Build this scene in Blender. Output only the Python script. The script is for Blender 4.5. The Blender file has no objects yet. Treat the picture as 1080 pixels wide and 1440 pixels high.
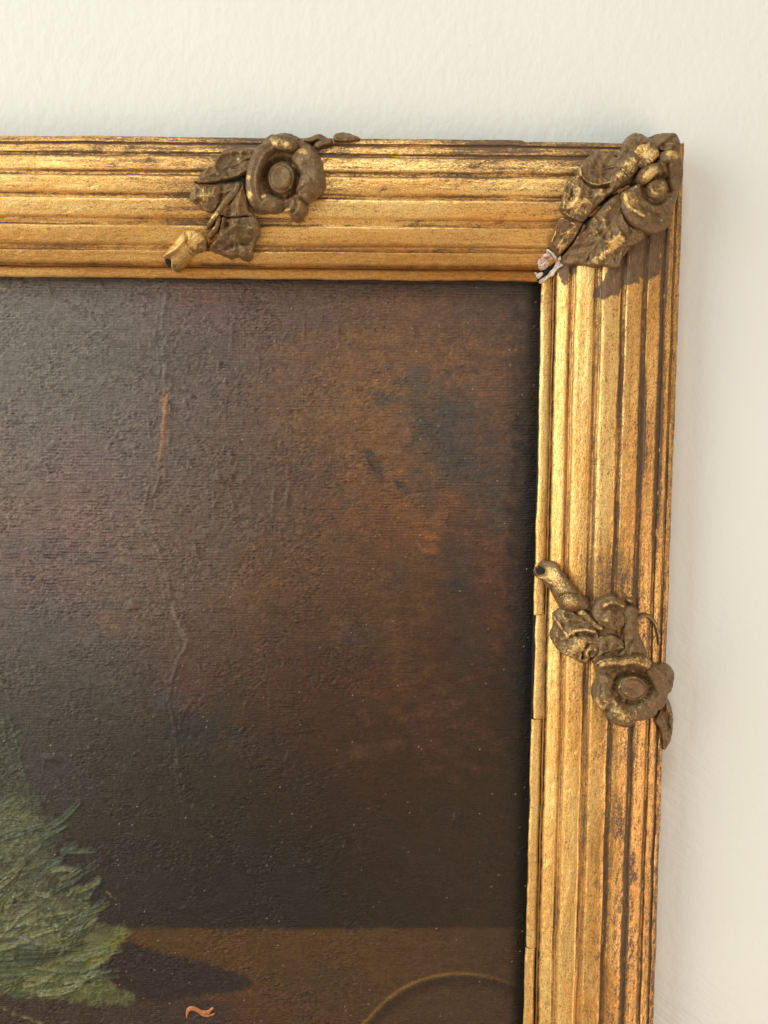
import bpy, math, random
import numpy as np
from mathutils import Matrix, Vector

random.seed(7)
RS = np.random.RandomState(11)
U = 0.0003            # one working unit = 0.3 mm ; X right, Z up, h = distance out from the wall

# ------------------------------------------------------------------ camera
PITCH, ROLL, F, W2, H2 = math.radians(5.6), math.radians(0.52), 1500.0, 540.0, 720.0
_f = np.array([0.0, math.cos(PITCH), -math.sin(PITCH)])      # forward (Y goes into the wall)
_r = np.array([1.0, 0.0, 0.0])
_u = np.cross(_r, _f)
cr, sr = math.cos(ROLL), math.sin(ROLL)
R_ = _r * cr + _u * sr                                        # camera's right
U_ = -_r * sr + _u * cr                                       # camera's up
CAM = np.array([0.0, -50.0, 0.0]) - 1500.0 * _f

def proj(X, Z, h):
    d = [X - CAM[0], -h - CAM[1], Z - CAM[2]]
    a = d[0]*R_[0] + d[1]*R_[1] + d[2]*R_[2]
    b = d[0]*U_[0] + d[1]*U_[1] + d[2]*U_[2]
    c = d[0]*_f[0] + d[1]*_f[1] + d[2]*_f[2]
    return W2 + F*a/c, H2 - F*b/c

def at(px, py, h):
    d = _f*F + R_*(px - W2) - U_*(py - H2)
    k = (-h - CAM[1]) / d[1]
    return CAM[0] + d[0]*k, CAM[2] + d[2]*k

S = bpy.context.scene
cam_d = bpy.data.cameras.new("camera")
cam = bpy.data.objects.new("camera", cam_d); S.collection.objects.link(cam)
M = Matrix(((R_[0], U_[0], -_f[0], CAM[0]*U), (R_[1], U_[1], -_f[1], CAM[1]*U), (R_[2], U_[2], -_f[2], CAM[2]*U), (0, 0, 0, 1)))
cam.matrix_world = M
cam_d.sensor_fit = 'VERTICAL'; cam_d.sensor_height = 36.0; cam_d.lens = 36.0*F/1440.0
cam_d.clip_start = 0.01; cam_d.clip_end = 50
S.camera = cam

# ------------------------------------------------------------------ light
S.view_settings.view_transform = 'Standard'; S.view_settings.look = 'None'
S.view_settings.exposure = 0.0; S.view_settings.gamma = 1.0
w = bpy.data.worlds.new("World"); S.world = w; w.use_nodes = True
bg = w.node_tree.nodes['Background']
bg.inputs[0].default_value = (1.0, 0.83, 0.64, 1); bg.inputs[1].default_value = 0.38

def area(name, loc, target, size, sizey, power, col):
    d = bpy.data.lights.new(name, 'AREA'); d.shape = 'RECTANGLE'; d.size = size; d.size_y = sizey
    d.energy = power; d.color = col
    o = bpy.data.objects.new(name, d); S.collection.objects.link(o)
    o.location = loc
    o.rotation_euler = (Vector(target) - Vector(loc)).to_track_quat('-Z', 'Y').to_euler()
    return o
area("window_light", (-2.1, -1.0, 0.75), (0.0, 0, 0.0), 2.1, 2.1, 57.0, (0.84, 0.98, 1.0))
area("room_light", (-0.25, -1.2, 1.7), (0.05, 0, 0.0), 0.5, 0.35, 13.5, (0.95, 1.0, 0.98))
area("bounce_light", (1.25, -1.05, -0.75), (0.15, 0, -0.1), 1.3, 1.3, 16.5, (1.0, 0.82, 0.66))
area("warm_fill_light", (-1.0, -0.55, -0.35), (0.1, 0, -0.1), 0.45, 0.45, 3.6, (1.0, 0.76, 0.45))  # added warm fill from low left, for yellow highlights on the side rail

# ------------------------------------------------------------------ noise
_P = RS.permutation(4096); _P = np.concatenate([_P, _P])
_A = RS.rand(4096)*2*np.pi; _GX, _GY = np.cos(_A), np.sin(_A)
def perlin(x, y, seed=0):
    x = np.asarray(x, float) + seed*37.17; y = np.asarray(y, float) + seed*11.73
    xi = np.floor(x).astype(int); yi = np.floor(y).astype(int)
    xf, yf = x-xi, y-yi
    u = xf*xf*xf*(xf*(xf*6-15)+10); v = yf*yf*yf*(yf*(yf*6-15)+10)
    def g(ix, iy, dx, dy):
        k = _P[(_P[ix & 4095] + iy) & 4095]
        return _GX[k]*dx + _GY[k]*dy
    a = g(xi, yi, xf, yf); b = g(xi+1, yi, xf-1, yf)
    c = g(xi, yi+1, xf, yf-1); d = g(xi+1, yi+1, xf-1, yf-1)
    return ((a+(b-a)*u)*(1-v) + (c+(d-c)*u)*v)*1.5
def fbm(x, y, oct=4, seed=0, gain=0.5):
    s = 0; a = 1.0; n = 0
    for i in range(oct):
        s = s + a*perlin(x*2**i, y*2**i, seed+i*3); n += a; a *= gain
    return s/n*1.4
def sst(a, b, x):
    t = np.clip((x-a)/(b-a), 0, 1); return t*t*(3-2*t)
def lin(c):
    c = np.asarray(c, float)/255.0
    return np.where(c <= 0.04045, c/12.92, ((c+0.055)/1.055)**2.4)

# ------------------------------------------------------------------ mesh + object helpers
def mesh_obj(name, verts, faces, mat, parent=None, attrs=None, col=None, smooth=True):
    """verts: (n,3) array of X,Z,h in working units -> metres in world space"""
    v = np.asarray(verts, float)
    co = np.empty((len(v), 3)); co[:, 0] = v[:, 0]*U; co[:, 1] = -v[:, 2]*U; co[:, 2] = v[:, 1]*U
    off = parent['_o'] if parent is not None and '_o' in parent.keys() else None
    me = bpy.data.meshes.new(name)
    faces = np.asarray(faces, dtype=np.int32)
    n, k = faces.shape
    me.vertices.add(len(co)); me.vertices.foreach_set('co', co.astype(np.float32).ravel())
    me.loops.add(n*k); me.loops.foreach_set('vertex_index', faces.ravel())
    me.polygons.add(n)
    me.polygons.foreach_set('loop_start', np.arange(0, n*k, k, dtype=np.int32))
    me.polygons.foreach_set('use_smooth', np.full(n, smooth, dtype=bool))
    me.update(calc_edges=True)
    for key, a in (attrs or {}).items():
        at_ = me.attributes.new(key, 'FLOAT', 'POINT'); at_.data.foreach_set('value', np.asarray(a, np.float32))
    if col is not None:
        at_ = me.attributes.new('paint', 'FLOAT_COLOR', 'POINT')
        c4 = np.ones((len(v), 4), np.float32); c4[:, :3] = col
        at_.data.foreach_set('color', c4.ravel())
    me.materials.append(mat)
    o = bpy.data.objects.new(name, me); S.collection.objects.link(o)
    if parent is not None: o.parent = parent
    return o

def empty(name, label, cat, parent=None, group=None):
    o = bpy.data.objects.new(name, None); S.collection.objects.link(o)
    o.empty_display_size = 0.02
    if parent is not None: o.parent = parent
    if label: o['label'] = label
    if cat: o['category'] = cat
    if group: o['group'] = group
    return o

def grid_faces(nr, nc, wrap=False, base=0):
    i = np.arange(nr-1)[:, None]; m = nc if wrap else nc-1
    j = np.arange(m)[None, :]; j2 = (j+1) % nc
    a = i*nc+j; b = i*nc+j2; c = (i+1)*nc+j2; d = (i+1)*nc+j
    return np.stack([a, b, c, d], -1).reshape(-1, 4) + base

# ------------------------------------------------------------------ materials
def nt(name):
    m = bpy.data.materials.new(name); m.use_nodes = True
    t = m.node_tree; t.nodes.clear()
    out = t.nodes.new('ShaderNodeOutputMaterial'); p = t.nodes.new('ShaderNodeBsdfPrincipled')
    t.links.new(p.outputs[0], out.inputs[0])
    return m, t, p
def N(t, kind, **kw):
    n = t.nodes.new(kind)
    for k, v in kw.items():
        if k.startswith('i_'):
            key = k[2:]
            n.inputs[int(key) if key.isdigit() else key.replace('_', ' ')].default_value = v
        else: setattr(n, k, v)
    return n
def mixc(t, fac, a, b, mode='MIX'):
    n = t.nodes.new('ShaderNodeMix'); n.data_type = 'RGBA'; n.blend_type = mode
    for sock, v in ((n.inputs[0], fac), (n.inputs[6], a), (n.inputs[7], b)):
        if isinstance(v, bpy.types.NodeSocket): t.links.new(v, sock)
        elif isinstance(v, (int, float)): sock.default_value = v
        else: sock.default_value = (*v, 1) if len(v) == 3 else v
    return n.outputs[2]
def math_(t, op, a, b=None, clamp=False):
    n = t.nodes.new('ShaderNodeMath'); n.operation = op; n.use_clamp = clamp
    for s, v in ((n.inputs[0], a), (n.inputs[1], b)):
        if v is None: continue
        if isinstance(v, bpy.types.NodeSocket): t.links.new(v, s)
        else: s.default_value = v
    return n.outputs[0]
def remap(t, v, a, b, c=0.0, d=1.0, smooth=False):
    n = t.nodes.new('ShaderNodeMapRange'); n.clamp = True
    if smooth: n.interpolation_type = 'SMOOTHSTEP'
    t.links.new(v, n.inputs[0])
    for i, x in enumerate((a, b, c, d)): n.inputs[i+1].default_value = x
    return n.outputs[0]
def noise(t, scale, detail=3, rough=0.6, stretch=None, vec=None, dist=0.0):
    tc = t.nodes.new('ShaderNodeTexCoord'); v = vec or tc.outputs['Object']
    mp = t.nodes.new('ShaderNodeMapping'); t.links.new(v, mp.inputs[0])
    if stretch: mp.inputs['Scale'].default_value = stretch
    n = N(t, 'ShaderNodeTexNoise'); n.inputs['Scale'].default_value = scale
    n.inputs['Detail'].default_value = detail; n.inputs['Roughness'].default_value = rough
    n.inputs['Distortion'].default_value = dist
    t.links.new(mp.outputs[0], n.inputs['Vector'])
    return n.outputs['Fac']
def attr(t, name, fac=True):
    n = t.nodes.new('ShaderNodeAttribute'); n.attribute_name = name
    return n.outputs['Fac'] if fac else n.outputs['Color']
def bump(t, h, strength, dist, prev=None):
    n = t.nodes.new('ShaderNodeBump'); n.inputs['Strength'].default_value = strength
    n.inputs['Distance'].default_value = dist
    t.links.new(h, n.inputs['Height'])
    if prev is not None: t.links.new(prev, n.inputs['Normal'])
    return n.outputs[0]

def gilt_mat(name, stretch):
    m, t, p = nt(name)
    big = noise(t, 60, 3, 0.6, stretch)
    fine = noise(t, 900, 4, 0.7, stretch)
    speck = noise(t, 1500, 2, 0.6, tuple(0.6*s+0.4 for s in stretch))
    c = mixc(t, remap(t, big, 0.35, 0.68), (1.0, 0.66, 0.24), (0.90, 0.46, 0.12))
    c = mixc(t, math_(t, 'MULTIPLY', remap(t, fine, 0.50, 0.72, 0, 0.9), remap(t, noise(t, 45, 3, 0.6, stretch), 0.35, 0.6, 0.25, 1.0)), c, (0.46, 0.23, 0.055))
    c = mixc(t, remap(t, fine, 0.30, 0.46, 0.7, 0.0), c, (1.0, 0.80, 0.38))
    c = mixc(t, attr(t, 'tone'), c, mixc(t, remap(t, fine, 0.4, 0.6), (0.58, 0.25, 0.045), (0.38, 0.15, 0.028)))
    g = math_(t, 'ADD', attr(t, 'grime'), remap(t, speck, 0.35, 0.7, -0.28, 0.28), clamp=True)
    gf = remap(t, g, 0.55, 0.85, smooth=True)
    c = mixc(t, remap(t, g, 0.25, 0.55, 0, 0.85), c, mixc(t, fine, (0.52, 0.28, 0.09), (0.27, 0.14, 0.05)))
    c = mixc(t, gf, c, mixc(t, remap(t, fine, 0.35, 0.65), (0.085, 0.048, 0.026), (0.20, 0.11, 0.05)))
    geo = t.nodes.new('ShaderNodeNewGeometry')
    rub = math_(t, 'MULTIPLY', remap(t, geo.outputs['Pointiness'], 0.515, 0.56), remap(t, fine, 0.35, 0.55, 0.3, 1.0))
    c = mixc(t, math_(t, 'MULTIPLY', rub, 0.7), c, (1.0, 0.78, 0.42))
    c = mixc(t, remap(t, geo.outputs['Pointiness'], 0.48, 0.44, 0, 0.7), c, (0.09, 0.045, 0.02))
    sp = remap(t, speck, 0.64, 0.70)
    c = mixc(t, math_(t, 'MULTIPLY', sp, 0.7), c, (0.12, 0.06, 0.03))
    c = mixc(t, remap(t, noise(t, 1900, 3, 0.75), 0.50, 0.62, 0, 0.70), c, mixc(t, 0.75, c, (0.16, 0.09, 0.035)))
    t.links.new(c, p.inputs['Base Color'])
    t.links.new(remap(t, gf, 0, 1, 0.62, 0.12), p.inputs['Metallic'])
    t.links.new(remap(t, math_(t, 'ADD', fine, gf), 0.3, 1.5, 0.35, 0.60), p.inputs['Roughness'])
    b = bump(t, fine, 0.55, 0.0004)
    b = bump(t, noise(t, 320, 3, 0.6, stretch), 0.15, 0.0005, b)
    t.links.new(b, p.inputs['Normal'])
    return m
GILT_H = gilt_mat('worn_gilding_horizontal', (0.35, 1.0, 1.6))
GILT_V = gilt_mat('worn_gilding_vertical', (1.4, 1.0, 0.45))

m, t, p = nt('bronze_paint'); BRONZE = m
n1 = noise(t, 250, 4, 0.65); n2 = noise(t, 1400, 3, 0.65); n3 = noise(t, 700, 3, 0.7, (1, 1, 1), None, 1.0)
c = mixc(t, remap(t, n1, 0.35, 0.65), (0.125, 0.068, 0.026), (0.27, 0.152, 0.062))
c = mixc(t, remap(t, n2, 0.45, 0.7, 0, 0.6), c, (0.12, 0.08, 0.045))
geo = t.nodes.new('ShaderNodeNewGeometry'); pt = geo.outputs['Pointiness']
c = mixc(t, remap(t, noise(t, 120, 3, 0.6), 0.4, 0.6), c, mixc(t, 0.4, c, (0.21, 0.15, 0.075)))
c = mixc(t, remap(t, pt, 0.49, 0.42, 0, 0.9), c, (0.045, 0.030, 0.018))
gl = math_(t, 'ADD', attr(t, 'gold'), remap(t, n3, 0.3, 0.7, -0.30, 0.30))
gl = math_(t, 'ADD', gl, math_(t, 'MULTIPLY', remap(t, pt, 0.52, 0.60, 0.0, 0.5), attr(t, 'ptw')), clamp=True)
gf = remap(t, gl, 0.42, 0.72)
c = mixc(t, gf, c, mixc(t, n2, (0.52, 0.32, 0.10), (0.80, 0.54, 0.22)))
c = mixc(t, attr(t, 'crack'), c, (0.012, 0.009, 0.007))
t.links.new(c, p.inputs['Base Color'])
t.links.new(remap(t, gf, 0, 1, 0.30, 0.70), p.inputs['Metallic'])
t.links.new(remap(t, n1, 0.3, 0.7, 0.32, 0.5), p.inputs['Roughness'])
p.inputs['Specular IOR Level'].default_value = 0.35
b = bump(t, n2, 0.55, 0.0003); b = bump(t, n3, 0.6, 0.0006, b)
t.links.new(b, p.inputs['Normal'])

m, t, p = nt('broken_gesso'); GESSO = m
n1 = noise(t, 500, 4, 0.7)
c = mixc(t, remap(t, n1, 0.40, 0.58), (0.72, 0.66, 0.60), (0.58, 0.48, 0.42))
t.links.new(c, p.inputs['Base Color']); p.inputs['Roughness'].default_value = 0.85
t.links.new(bump(t, n1, 0.7, 0.0006), p.inputs['Normal'])
m, t, p = nt('red_bole_gesso'); BOLE = m
n1 = noise(t, 500, 4, 0.7)
c = mixc(t, remap(t, n1, 0.44, 0.56), (0.36, 0.17, 0.11), (0.66, 0.52, 0.46))
t.links.new(c, p.inputs['Base Color']); p.inputs['Roughness'].default_value = 0.8
t.links.new(bump(t, n1, 0.7, 0.0006), p.inputs['Normal'])

m, t, p = nt('dark_rebate_and_gap_shade'); REBATE_AND_SHADE = m
p.inputs['Base Color'].default_value = (0.012, 0.010, 0.009, 1); p.inputs['Roughness'].default_value = 0.9  # near-black; also the painted shade in cracks and bud ends
m, t, p = nt('raw_wood'); WOOD = m
n1 = noise(t, 200, 4, 0.6, (0.2, 1, 3))
t.links.new(mixc(t, n1, (0.20, 0.12, 0.06), (0.12, 0.07, 0.035)), p.inputs['Base Color']); p.inputs['Roughness'].default_value = 0.8

m, t, p = nt('cream_wall_paint'); WALL = m
n1 = noise(t, 9, 3, 0.5); n2 = noise(t, 260, 3, 0.55, (1.0, 1, 0.75)); n3 = noise(t, 700, 3, 0.6)
c = mixc(t, remap(t, n1, 0.3, 0.7), (0.735, 0.745, 0.71), (0.765, 0.775, 0.74))
fl = noise(t, 130, 2, 0.4)
c = mixc(t, remap(t, fl, 0.775, 0.80, 0, 0.4), c, (0.45, 0.42, 0.34))
mk = math_(t, 'MULTIPLY', remap(t, noise(t, 420, 4, 0.75), 0.62, 0.70), remap(t, noise(t, 16, 2, 0.5), 0.58, 0.68))
c = mixc(t, math_(t, 'MULTIPLY', mk, 0.35), c, (0.42, 0.41, 0.33))
t.links.new(c, p.inputs['Base Color'])
p.inputs['Roughness'].default_value = 0.6
b = bump(t, n2, 0.33, 0.0010); b = bump(t, n3, 0.15, 0.0003, b)
# trowel scratches low on the right
tc = t.nodes.new('ShaderNodeTexCoord'); mp = t.nodes.new('ShaderNodeMapping')
mp.inputs['Rotation'].default_value = (0, math.radians(-38), 0); t.links.new(tc.outputs['Object'], mp.inputs[0])
sc = noise(t, 55, 4, 0.75, (0.30, 1, 4.0), mp.outputs[0])
msk = remap(t, noise(t, 14, 2, 0.5), 0.42, 0.62)
sep = t.nodes.new('ShaderNodeSeparateXYZ'); t.links.new(tc.outputs['Object'], sep.inputs[0])
low = remap(t, sep.outputs['Z'], 0.0, -0.12)
b = bump(t, math_(t, 'MULTIPLY', sc, math_(t, 'MULTIPLY', msk, low)), 0.6, 0.0014, b)
t.links.new(b, p.inputs['Normal'])

m, t, p = nt('oil_paint_on_canvas'); PAINT = m
c = attr(t, 'paint', False)
n2 = noise(t, 1500, 3, 0.7)
c = mixc(t, remap(t, n2, 0.35, 0.7, 0.0, 0.25), c, (0.008, 0.007, 0.007))
t.links.new(c, p.inputs['Base Color'])
tc = t.nodes.new('ShaderNodeTexCoord')
def wave(direction, scale, dist):
    wv = N(t, 'ShaderNodeTexWave'); wv.wave_type = 'BANDS'; wv.bands_direction = direction
    wv.inputs['Scale'].default_value = scale; wv.inputs['Distortion'].default_value = dist
    wv.inputs['Detail'].default_value = 3; wv.inputs['Detail Scale'].default_value = 0.6
    t.links.new(tc.outputs['Object'], wv.inputs['Vector']); return wv.outputs['Fac']
wh = wave('Z', 300, 5.0); wv_ = wave('X', 300, 5.0)
am = remap(t, noise(t, 28, 4, 0.65), 0.38, 0.62, 0.05, 1.0)
weave = math_(t, 'MULTIPLY', math_(t, 'ADD', wh, math_(t, 'MULTIPLY', wv_, 0.3)), am)
b = bump(t, weave, 0.32, 0.0003)
b = bump(t, n2, 0.95, 0.00035, b)
b = bump(t, noise(t, 330, 4, 0.65), 0.14, 0.0005, b)
t.links.new(b, p.inputs['Normal'])
t.links.new(remap(t, noise(t, 30, 3, 0.6), 0.3, 0.7, 0.30, 0.44), p.inputs['Roughness'])
p.inputs['Specular IOR Level'].default_value = 0.28

def flat_mat(name, col, rough=0.5, metal=0.0):
    m, t, p = nt(name)
    n1 = noise(t, 900, 3, 0.6)
    t.links.new(mixc(t, n1, col, tuple(x*0.6 for x in col)), p.inputs['Base Color'])
    p.inputs['Roughness'].default_value = rough; p.inputs['Metallic'].default_value = metal
    t.links.new(bump(t, n1, 0.4, 0.0003), p.inputs['Normal'])
    return m

# ------------------------------------------------------------------ wall
wv = np.array([[-4000, -3300, 0], [4000, -3300, 0], [4000, 3600, 0], [-4000, 3600, 0]], float)
wall = mesh_obj('wall', wv, [[0, 1, 2, 3]], WALL, smooth=False); wall['kind'] = 'structure'

# ------------------------------------------------------------------ frame profile
XC, ZC = at(762, 396, 34)           # inner corner of the moulding
WID = 188.0
def Bt(t_):
    t_ = np.asarray(t_, float)
    a = 76 - 40*((108-np.clip(t_, -20, 108))/108)**2
    b = 28*((np.clip(t_, 108, 188)-108)/80)**2
    c = np.clip(t_-188, 0, 40)*0.9
    return a - b - c
REEDS = [(18, 35.5, 5.5), (42, 67.5, 5.5), (76, 102.5, 5), (108, 132.5, 4), (138.5, 159.5, 3.2), (164, 176, 2.8), (179, 188, 2.5)]
LIP = (0.0, 15.0)
def reed_h(tt, a, b, H):
    x = (tt-(a+b)/2)/((b-a)/2)
    return Bt(tt) - H + H*np.sqrt(np.clip(1-np.abs(x)**7.0, 0, 1))
def groove_h(tt, a, b, Ha, Hb):
    x = (tt-a)/(b-a)
    base = Bt(tt) - (Ha*(1-x)+Hb*x)
    d = 0.8 if b-a < 6 else 1.3
    h = base - d*np.sin(np.pi*x)**0.6
    if b-a > 6: h = h + 1.6*np.exp(-((x-0.62)/0.13)**2)
    return h
def strips():
    out = []
    x = np.linspace(0, 1, 13)
    tl = LIP[0] + (LIP[1]-LIP[0])*(1-np.cos(np.pi*x))/2
    xx = (tl-7.5)/7.5
    out.append(('lip', tl, 33 + 3.5*np.sqrt(np.clip(1-np.abs(xx)**2.6, 0, 1)) + 0.10*tl))
    prev = (LIP[1], 0)
    hprev = 33+0.10*15
    for (a, b, H) in REEDS:
        n = 8
        tg = np.linspace(prev[0], a, n)
        hg = groove_h(tg, prev[0], a, prev[1], H)
        hg[0] = hprev
        out.append(('groove', tg, hg))
        x = np.linspace(0, 1, 17); tr = a+(b-a)*(1-np.cos(np.pi*x))/2
        hr = reed_h(tr, a, b, H)
        out.append(('reed', tr, hr)); prev = (b, H); hprev = hr[-1]
    # outer flank down to the back of the moulding
    tf = np.array([188.0, 188.6, 188.2, 187.0, 185.5, 184.0]); hf = np.array([hprev, hprev-5, hprev-14, hprev-20, 20, 8])
    out.append(('flank', tf, hf))
    return out
STR = strips()

def surf_noise(s, tt, seed):
    return 0.8*fbm(s/110, tt/14, 3, seed) + 0.22*fbm(s/9, tt/4, 3, seed+5)

def poly_sd(px, py, poly):
    """signed distance (positive inside)"""
    P = np.asarray(poly, float); d = np.full(px.shape, 1e9); inside = np.zeros(px.shape, bool)
    for i in range(len(P)):
        a = P[i]; b = P[(i+1) % len(P)]
        e = b-a; L = (e**2).sum()+1e-9
        k = np.clip(((px-a[0])*e[0]+(py-a[1])*e[1])/L, 0, 1)
        d = np.minimum(d, np.hypot(px-a[0]-k*e[0], py-a[1]-k*e[1]))
        cond = (a[1] > py) != (b[1] > py)
        xi = a[0] + (py-a[1])/(b[1]-a[1]+1e-12)*(b[0]-a[0])
        inside ^= cond & (px < xi)
    return np.where(inside, d, -d)

z2 = lambda u, v: (720+u/3.857, 160+v/3.857)     # close-up reading frames used to note the ornament's outlines
z1 = lambda u, v: (200+u/3.176, 160+v/3.176)
z3 = lambda u, v: (720+u/4.154, 760+v/4.154)
PATCH = [z2(*q) for q in [(600, 600), (830, 560), (825, 700), (800, 870), (740, 900), (690, 880), (680, 915), (600, 935), (570, 980), (500, 1005), (440, 990), (445, 960), (500, 900), (520, 840), (590, 800)]]
PATCH2 = [z2(*q) for q in [(250, 790), (370, 800), (340, 860), (300, 935), (280, 940), (250, 860)]]

def quirk(tt, s):
    q = 0
    for (a, b, H_) in REEDS:
        q = q + np.exp(-((tt-(a-0.8))/1.1)**2) + np.exp(-((tt-(b+0.8))/1.1)**2)
        if a > 60 and b-a > 15: q = q + 0.55*np.exp(-((tt-(a+0.30*(b-a)))/0.8)**2)*sst(-0.1, 0.5, fbm(s/60, tt*0+a, 2, 71))
    return np.clip(q, 0, 1)
def rail_attrs(side, s, tt, X, Z, H, kind):
    px, py = proj(X, Z, H)
    groove = 1.0 if kind == 'groove' else 0.0
    if side == 'top':
        st = fbm(s/120, tt/3.2, 4, 21); pt = fbm(s/22, tt/9, 3, 31); big = fbm(s/260, tt/60, 2, 41)
        g = 0.18 + 0.52*quirk(tt, s)*(0.7+0.8*st) + 0.12*groove*(0.6+0.9*st) + 0.38*st + 0.26*pt + 0.18*big
        g = g + 0.42*sst(128, 180, tt)
        g = g + 0.35*sst(430, 300, 0*px+py)*0  # neutral
        g = g + 0.30*np.exp(-((px-690)/70)**2)*sst(70, 150, tt)
        for (cx, cy, r) in ((300, 290, 75), (400, 260, 85), (330, 340, 45), (850, 250, 75)):
            g = g + 0.38*np.exp(-(((px-cx)**2+(py-cy)**2)/r**2)**2)
        g = g - 0.20*sst(92, 80, tt)*(1-groove)
        g = g + 0.5*np.clip(pt-0.55, 0, 1)*2
        if kind == 'lip': g = g + 0.18*sst(420, 640, px)*(0.5+st) - 0.05
        tone = 0.34*sst(90, 20, tt) + 0.35*sst(430, 740, px)*sst(120, 20, tt) + (0.25 if kind == 'lip' else 0) + 0.25*big
        tone = tone + 0.25*sst(0.2, 0.8, st)
    else:
        st = fbm(s/140, tt/3.0, 4, 22); pt = fbm(s/16, tt/6, 4, 32); big = fbm(s/200, tt/50, 2, 42)
        g = 0.13 + 0.50*quirk(tt, s)*(0.7+0.8*st) + groove*(0.08+0.30*st) + 0.26*st + 0.28*pt
        g = g + 0.26*sst(1020, 1250, py)*sst(66, 100, tt)*(0.6+0.8*pt) + 0.16*sst(60, 120, tt) + 0.30*sst(165, 188, tt)
        # old dark dirt lodged in the outer grooves
        g = g + 1.5*np.exp(-((tt-163)/5.0)**2)*sst(820, 700, py)*(0.9+0.5*st)
        g = g + 1.2*np.exp(-((tt-136.5)/5.0)**2)*np.exp(-((py-600)/80)**4)
        g = g + 0.45*np.exp(-((tt-135.5)/4.0)**2)
        g = g + 0.45*np.exp(-((tt-105)/4.0)**2)*(0.7+0.6*st)
        g = g + 0.30*np.exp(-((tt-72)/3.0)**2)
        g = g + 0.55*np.exp(-((tt-17)/1.8)**2)*(0.7+0.8*pt)
        for (cx, cy, rx, ry, a) in ((860, 800, 50, 35, 0.30), (870, 1150, 10, 35, 0.5), (885, 1220, 9, 22, 0.5), (880, 1330, 9, 80, 0.35), (850, 830, 60, 40, 0.25),
                                     (872, 895, 62, 46, 0.42), (886, 985, 66, 44, 0.35), (905, 640, 14, 60, 0.2), (878, 1060, 60, 24, 0.25), (812, 950, 14, 60, 0.2)):
            g = g + a*np.exp(-(((px-cx)/rx)**2+((py-cy)/ry)**2))
        for P_ in (PATCH, PATCH2):
            sd = poly_sd(px, py, P_) + 3.0*fbm(px/10, py/10, 3, 51)
            g = g + 0.95*sst(-1.5, 1.0, sd)*(1 - 0.9*sst(0.42, 0.62, fbm(px/5, py/20, 3, 61)))
        if kind == 'lip': g = g - 0.25 + 0.5*np.exp(-((py-420)/30)**2)
        tone = 0.14 + 0.30*big + 0.30*sst(0.1, 0.8, st) + 0.32*sst(950, 1300, py)*sst(66, 95, tt) + 0.15*sst(70, 110, tt) - 0.2*sst(70, 20, tt)
        tone = tone + 0.35*groove + 0.35*np.exp(-(((px-850)/14)**2+((py-1400)/70)**2))
        tone = tone + 0.3*np.exp(-(((px-845)/18)**2+((py-1010)/40)**2))
    return np.clip(g, 0, 1.4), np.clip(tone, 0, 1)

frame = empty('picture_frame', 'worn gilded picture frame with reeded moulding and cast flower ornaments, hanging on the cream wall', 'picture frame')
svals_top = np.concatenate([np.arange(0, 1060, 2.2), np.arange(1060, 2400, 12)])
svals_side = np.concatenate([np.arange(0, 1330, 2.2), np.arange(1330, 2400, 12)])

def chips(side, s, tt):
    """lost gesso at the mitre by the sight edge"""
    return 0

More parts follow.
